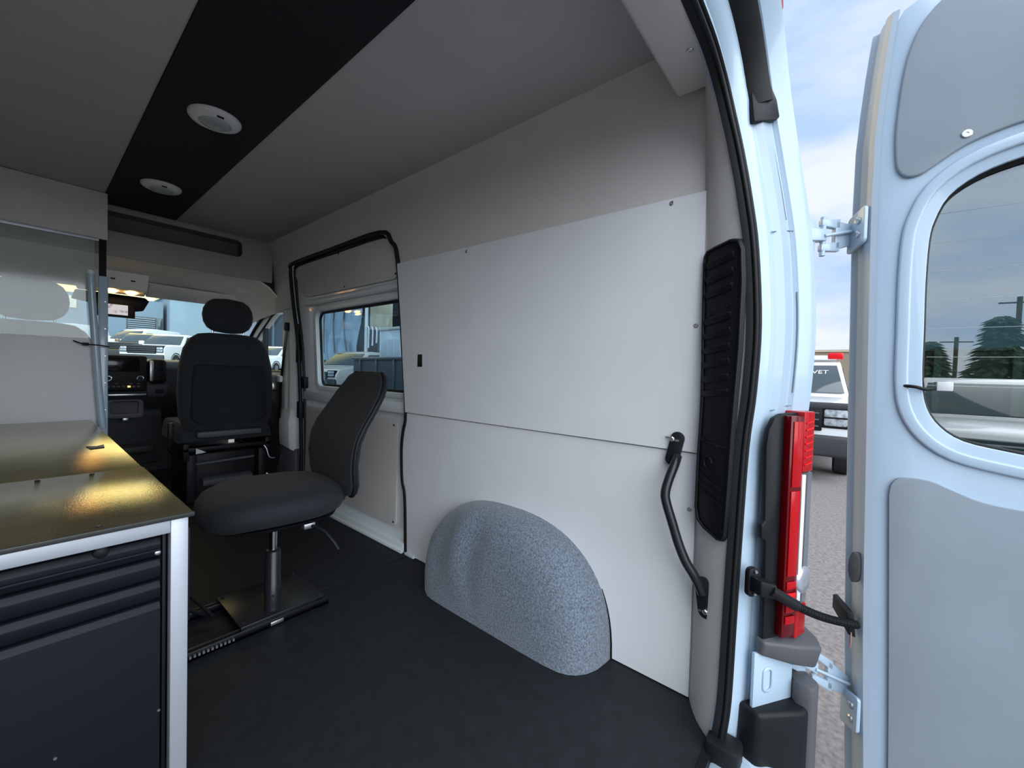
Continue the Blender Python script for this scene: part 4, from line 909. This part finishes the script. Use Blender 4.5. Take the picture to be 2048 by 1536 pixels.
def text(body, size, m, root, parent, mw, name='lettering'):
    c = bpy.data.curves.new(name, 'FONT'); c.body = body; c.size = size; c.extrude = .002
    o = bpy.data.objects.new(name, c); COL.objects.link(o)
    dg = bpy.context.evaluated_depsgraph_get(); me = bpy.data.meshes.new_from_object(o.evaluated_get(dg)); bpy.data.objects.remove(o)
    me.transform(mw); me.materials.append(m); q = bpy.data.objects.new(name, me); COL.objects.link(q); q.parent = parent or root; return q
# windscreen lettering on that pickup (reads from the front)
ex = Vector((0, 1, 0)); n_ = Vector((.66, 0, .75)).normalized(); ey = n_.cross(ex)
mw = Matrix((ex, ey, n_)).transposed().to_4x4(); mw.translation = Vector((.885, .38, 1.68))
text('VET', .15, LAMPW, rt, [c for c in rt.children if c.name.startswith('cab')][0], mw)

# dark flatbed trailer with a white box, seen through the side window
tr = thing('flatbed_trailer', 'dark blue flatbed trailer with tall sides outside the sliding door', 'trailer', (7.6, 9.6, gz(9.6)))
build('trailer_side', boxg(6.9, 8.6, 6.2, 12.9, -.05, 1.33), mat('trailer_blue', (.035, .055, .07), .45), tr, bevel=.03)
for k in range(7):
    build('side_post', boxg(6.86, 6.9, 6.5 + k * .98, 6.58 + k * .98, 0, 1.33), CARB, tr, bevel=.008)
build('top_rail', boxg(6.85, 6.95, 6.2, 12.9, 1.27, 1.36), CARB, tr, bevel=.015)
for y in (8.6, 9.5):
    ty, rm = latheg([(.2, -.01), (.33, 0), (.36, .03), (.36, .2), (.33, .23)], 24, (6.95, y, .36 + gz(9.6)), (1, 0, 0)), latheg([(.02, -.012), (.1, -.02), (.2, 0)], 16, (6.95, y, .36 + gz(9.6)), (1, 0, 0))
    q = build('wheel', ty, TYRE, tr, smooth=40); build('rim', rm, ZINC, tr, parent=q, smooth=40)
bx_ = thing('storage_box', 'white corrugated storage box standing on the dark trailer', 'box', (7.7, 10.2, 1.335))
build('box_body', boxg(7.05, 8.3, 8.9, 11.55, 1.335, 2.22), mat('box_pale', (.62, .70, .76), .5), bx_, bevel=.02)
bl_ = build('box_lid', boxg(7.0, 8.35, 8.85, 11.6, 2.22, 2.31), mat('box_lid', (.55, .56, .55), .5), bx_, bevel=.02)
for k in range(8):
    build('box_rib', boxg(7.03, 7.05, 9.0 + k * .35, 9.06 + k * .35, 1.36, 2.2), mat('box_rib', (.55, .64, .70), .5) if k == 0 else bpy.data.materials['box_rib'], bx_, bevel=.004)
# yellow-lit pillar with reflected fringe and a pale tarpaulin in front of the dark building
NAVY = mat('navy_wall', (.022, .028, .05), .8, var=.3, vscale=.6)
sb = thing('building', 'dark navy building behind the trailer and hanging tarpaulin', 'building', (15, 20, gz(20)))
build('wall', boxg(14, 24, 11, 44, gz(10), 11), NAVY, sb)
for k in range(9):
    build('pilaster', boxg(13.85, 14, 12 + k * 3.4, 12.4 + k * 3.4, gz(12), 11), CARB, sb)
tp = thing('tarpaulin', 'pale blue tarpaulin hanging in folds on the dark building', 'tarpaulin', (13.6, 27, gz(27)))
build('cloth', gridg([[(13.5 - .25 * math.sin(k * 1.4) - .1 * math.sin(k * 3.1 + j), 24.2 + k * .33 + (.2 * math.sin(j * .8)), gz(26) + .4 + j * .75) for k in range(17)] for j in range(10)], (.03, 0, 0)), mat('tarp_blue', (.36, .47, .58), .7, var=.12, vscale=1.2), tp, smooth=60)
for k in range(3):
    build('cord', tubeg(smoothpath([(13.2, 25.0 + k * 1.5, 7.0), (13.18, 25.6 + k * 1.4, 4.2), (13.2, 25.2 + k * 1.6, 2.0)], 4), .05, 6), CARB, tp)
YEL = mat('yellow_light_panel', (.55, .50, .34), .6, var=.35, vscale=1.0)  # yellow light on the pillar put into this colour
sc = thing('lit_pillar', 'pale pillar with yellow light in its colour and reflected fringe loops outside the side window', 'post', (12.6, 21.8, gz(22)))
build('post', tubeg([(12.6, 21.8, gz(22)), (12.6, 21.8, 8)], .11, 8), LAMPW, sc, smooth=60)
build('panel', boxg(12.7, 12.78, 19.4, 21.6, 3.3, 6.2), YEL, sc, bevel=.02)
for k in range(6):  # loops shaped after a fringe reflected in the glass
    build('fringe_reflection', tubeg(smoothpath([(12.55, 21.6 - k * .42, 3.35 - k * .05), (12.5, 21.45 - k * .42, 3.45 - k * .05), (12.5, 21.35 - k * .42, 3.2 - k * .05), (12.5, 21.38 - k * .42, 2.2 + k * .13)], 4), .05, 6), LAMPW, sc, smooth=60)
td = thing('traffic_drum', 'white and black traffic drum beside the dark trailer', 'drum', (5.9, 8.05, gz(8)))
build('drum', latheg([(.26, 0), (.26, .06), (.20, .07), (.19, .45), (.17, .9), (.13, .98), (.05, 1.0)], 20, (5.9, 8.05, gz(8))), BLKPL, td, smooth=40)
for z in (.30, .62, .86):
    build('band', latheg([(.20 - (z - .3) * .04, 0), (.20 - (z - .3) * .05, .12)], 20, (5.9, 8.05, gz(8) + z)), LAMPW, td, smooth=40)

# building in front
b1 = thing('building', 'plain blue grey stucco building in front of the van', 'building', (16, 52, gz(52)))
build('wall', boxg(8.2, 40, 48, 60, 1, 7.2), BLUEG, b1)
build('coping', boxg(8.0, 40, 47.8, 60, 7.2, 7.4), ZINC, b1)
b2 = thing('building', 'darker low wing with louvred window beyond the parked vans', 'building', (0, 52, gz(52)))
build('wall', boxg(-30, 7.9, 49, 58, 1, 6.6), mat('wing_blue', (.19, .26, .32), .9, var=.05, vscale=.5), b2)
lvf = build('louvre_frame', boxg(5.4, 7.4, 48.9, 49.0, 3.9, 5.1), GREYPL, b2, bevel=.02)
for k in range(6):
    build('louvre', boxg(5.5, 7.3, 48.82, 48.95, 4.0 + k * .18, 4.07 + k * .18), BLUEG, b2, parent=lvf)
build('window', boxg(7.5, 7.85, 48.9, 49.0, 3.9, 5.1), CARGL, b2, bevel=.02)
for x0, x1 in ((-.6, .35), (.85, 2.4)):
    build('cream_panel', boxg(x0, x1, 48.9, 49.0, 5.3, 6.3), mat('cream_panel', (.85, .78, .60), .7), b2, bevel=.02)
# low brown wall far behind the white pickup
bw = thing('boundary_wall', 'long low brown boundary wall behind the white pickup', 'wall', (34, 0, -.55))
build('wall', boxg(34, 34.4, -20, 22, -.55, 3.0), mat('brown_wall', (.34, .28, .20), .9, var=.1, vscale=.5), bw)
build('cap', boxg(33.9, 34.5, -20, 22, 3.0, 3.15), mat('cap_cream', (.55, .48, .35), .8), bw)
for k in range(14):
    build('pier', boxg(33.8, 34, -19.5 + k * 3, -19.2 + k * 3, -.55, 3.2), bpy.data.materials['cap_cream'], bw)

# trees and poles to the left of the van; the tinted door glass mirrors them
LEAF = mat('conifer_needles', (.018, .035, .022), .8, var=.4, vscale=3); BARK = mat('bark', (.06, .045, .035), .9)
def conifer(x, y, h, label):
    t_ = thing('conifer', label, 'tree', (x, y, gz(y)), group='conifers left of the van')
    build('trunk', tubeg([(x, y, gz(y)), (x, y, gz(y) + h * .95)], [.22, .04], 8), BARK, t_, smooth=60)
    v = []; f = []
    for i in range(900):
        u = random.random() ** .8; z = .12 + .88 * u; rad = (1 - u) * h * .30 + .25; a = random.random() * 2 * PI; rr = rad * (.35 + .65 * random.random())
        c = Vector((x + rr * math.cos(a), y + rr * math.sin(a), gz(y) + z * h - rr * .15)); s = .22 + .25 * random.random()
        d = Vector((math.cos(a), math.sin(a), -.25)); q = Vector((-math.sin(a), math.cos(a), .3 * random.uniform(-1, 1)))
        k = len(v); v += [c - d * s, c + q * s * .6 + Vector((0, 0, .08)), c + d * s * 1.3, c - q * s * .6, c + Vector((0, 0, .16))]
        f += [(k, k + 1, k + 4), (k + 1, k + 2, k + 4), (k + 2, k + 3, k + 4), (k + 3, k, k + 4)]
    build('foliage', (v, f), LEAF, t_, kind='stuff')
conifer(-30, -12.3, 5.3, 'broad dark conifer mirrored in the rear door glass')
conifer(-37, -11.6, 4.5, 'small dark conifer mirrored at the left of the door glass')
for x, y, h in ((-40.5, -14.0, 5.2), (-35, -14.9, 7.2)):
    p_ = thing('utility_pole', ('taller' if h > 6 else 'shorter') + ' wooden utility pole mirrored in the door glass', 'pole', (x, y, gz(y)), group='utility poles')
    build('pole', tubeg([(x, y, gz(y)), (x, y, gz(y) + h)], .13, 8), BARK, p_, smooth=60)
    build('crossarm', boxg(x - .05, x + .05, y - .9, y + .9, gz(y) + h - .4, gz(y) + h - .32), BARK, p_)
vehicle('parked_car', 'white car left of the van, mirrored in the rear door glass', 'car', (-7.6, -3.6), (.97, .22), 'suv', CARW)
# roadside ground cover
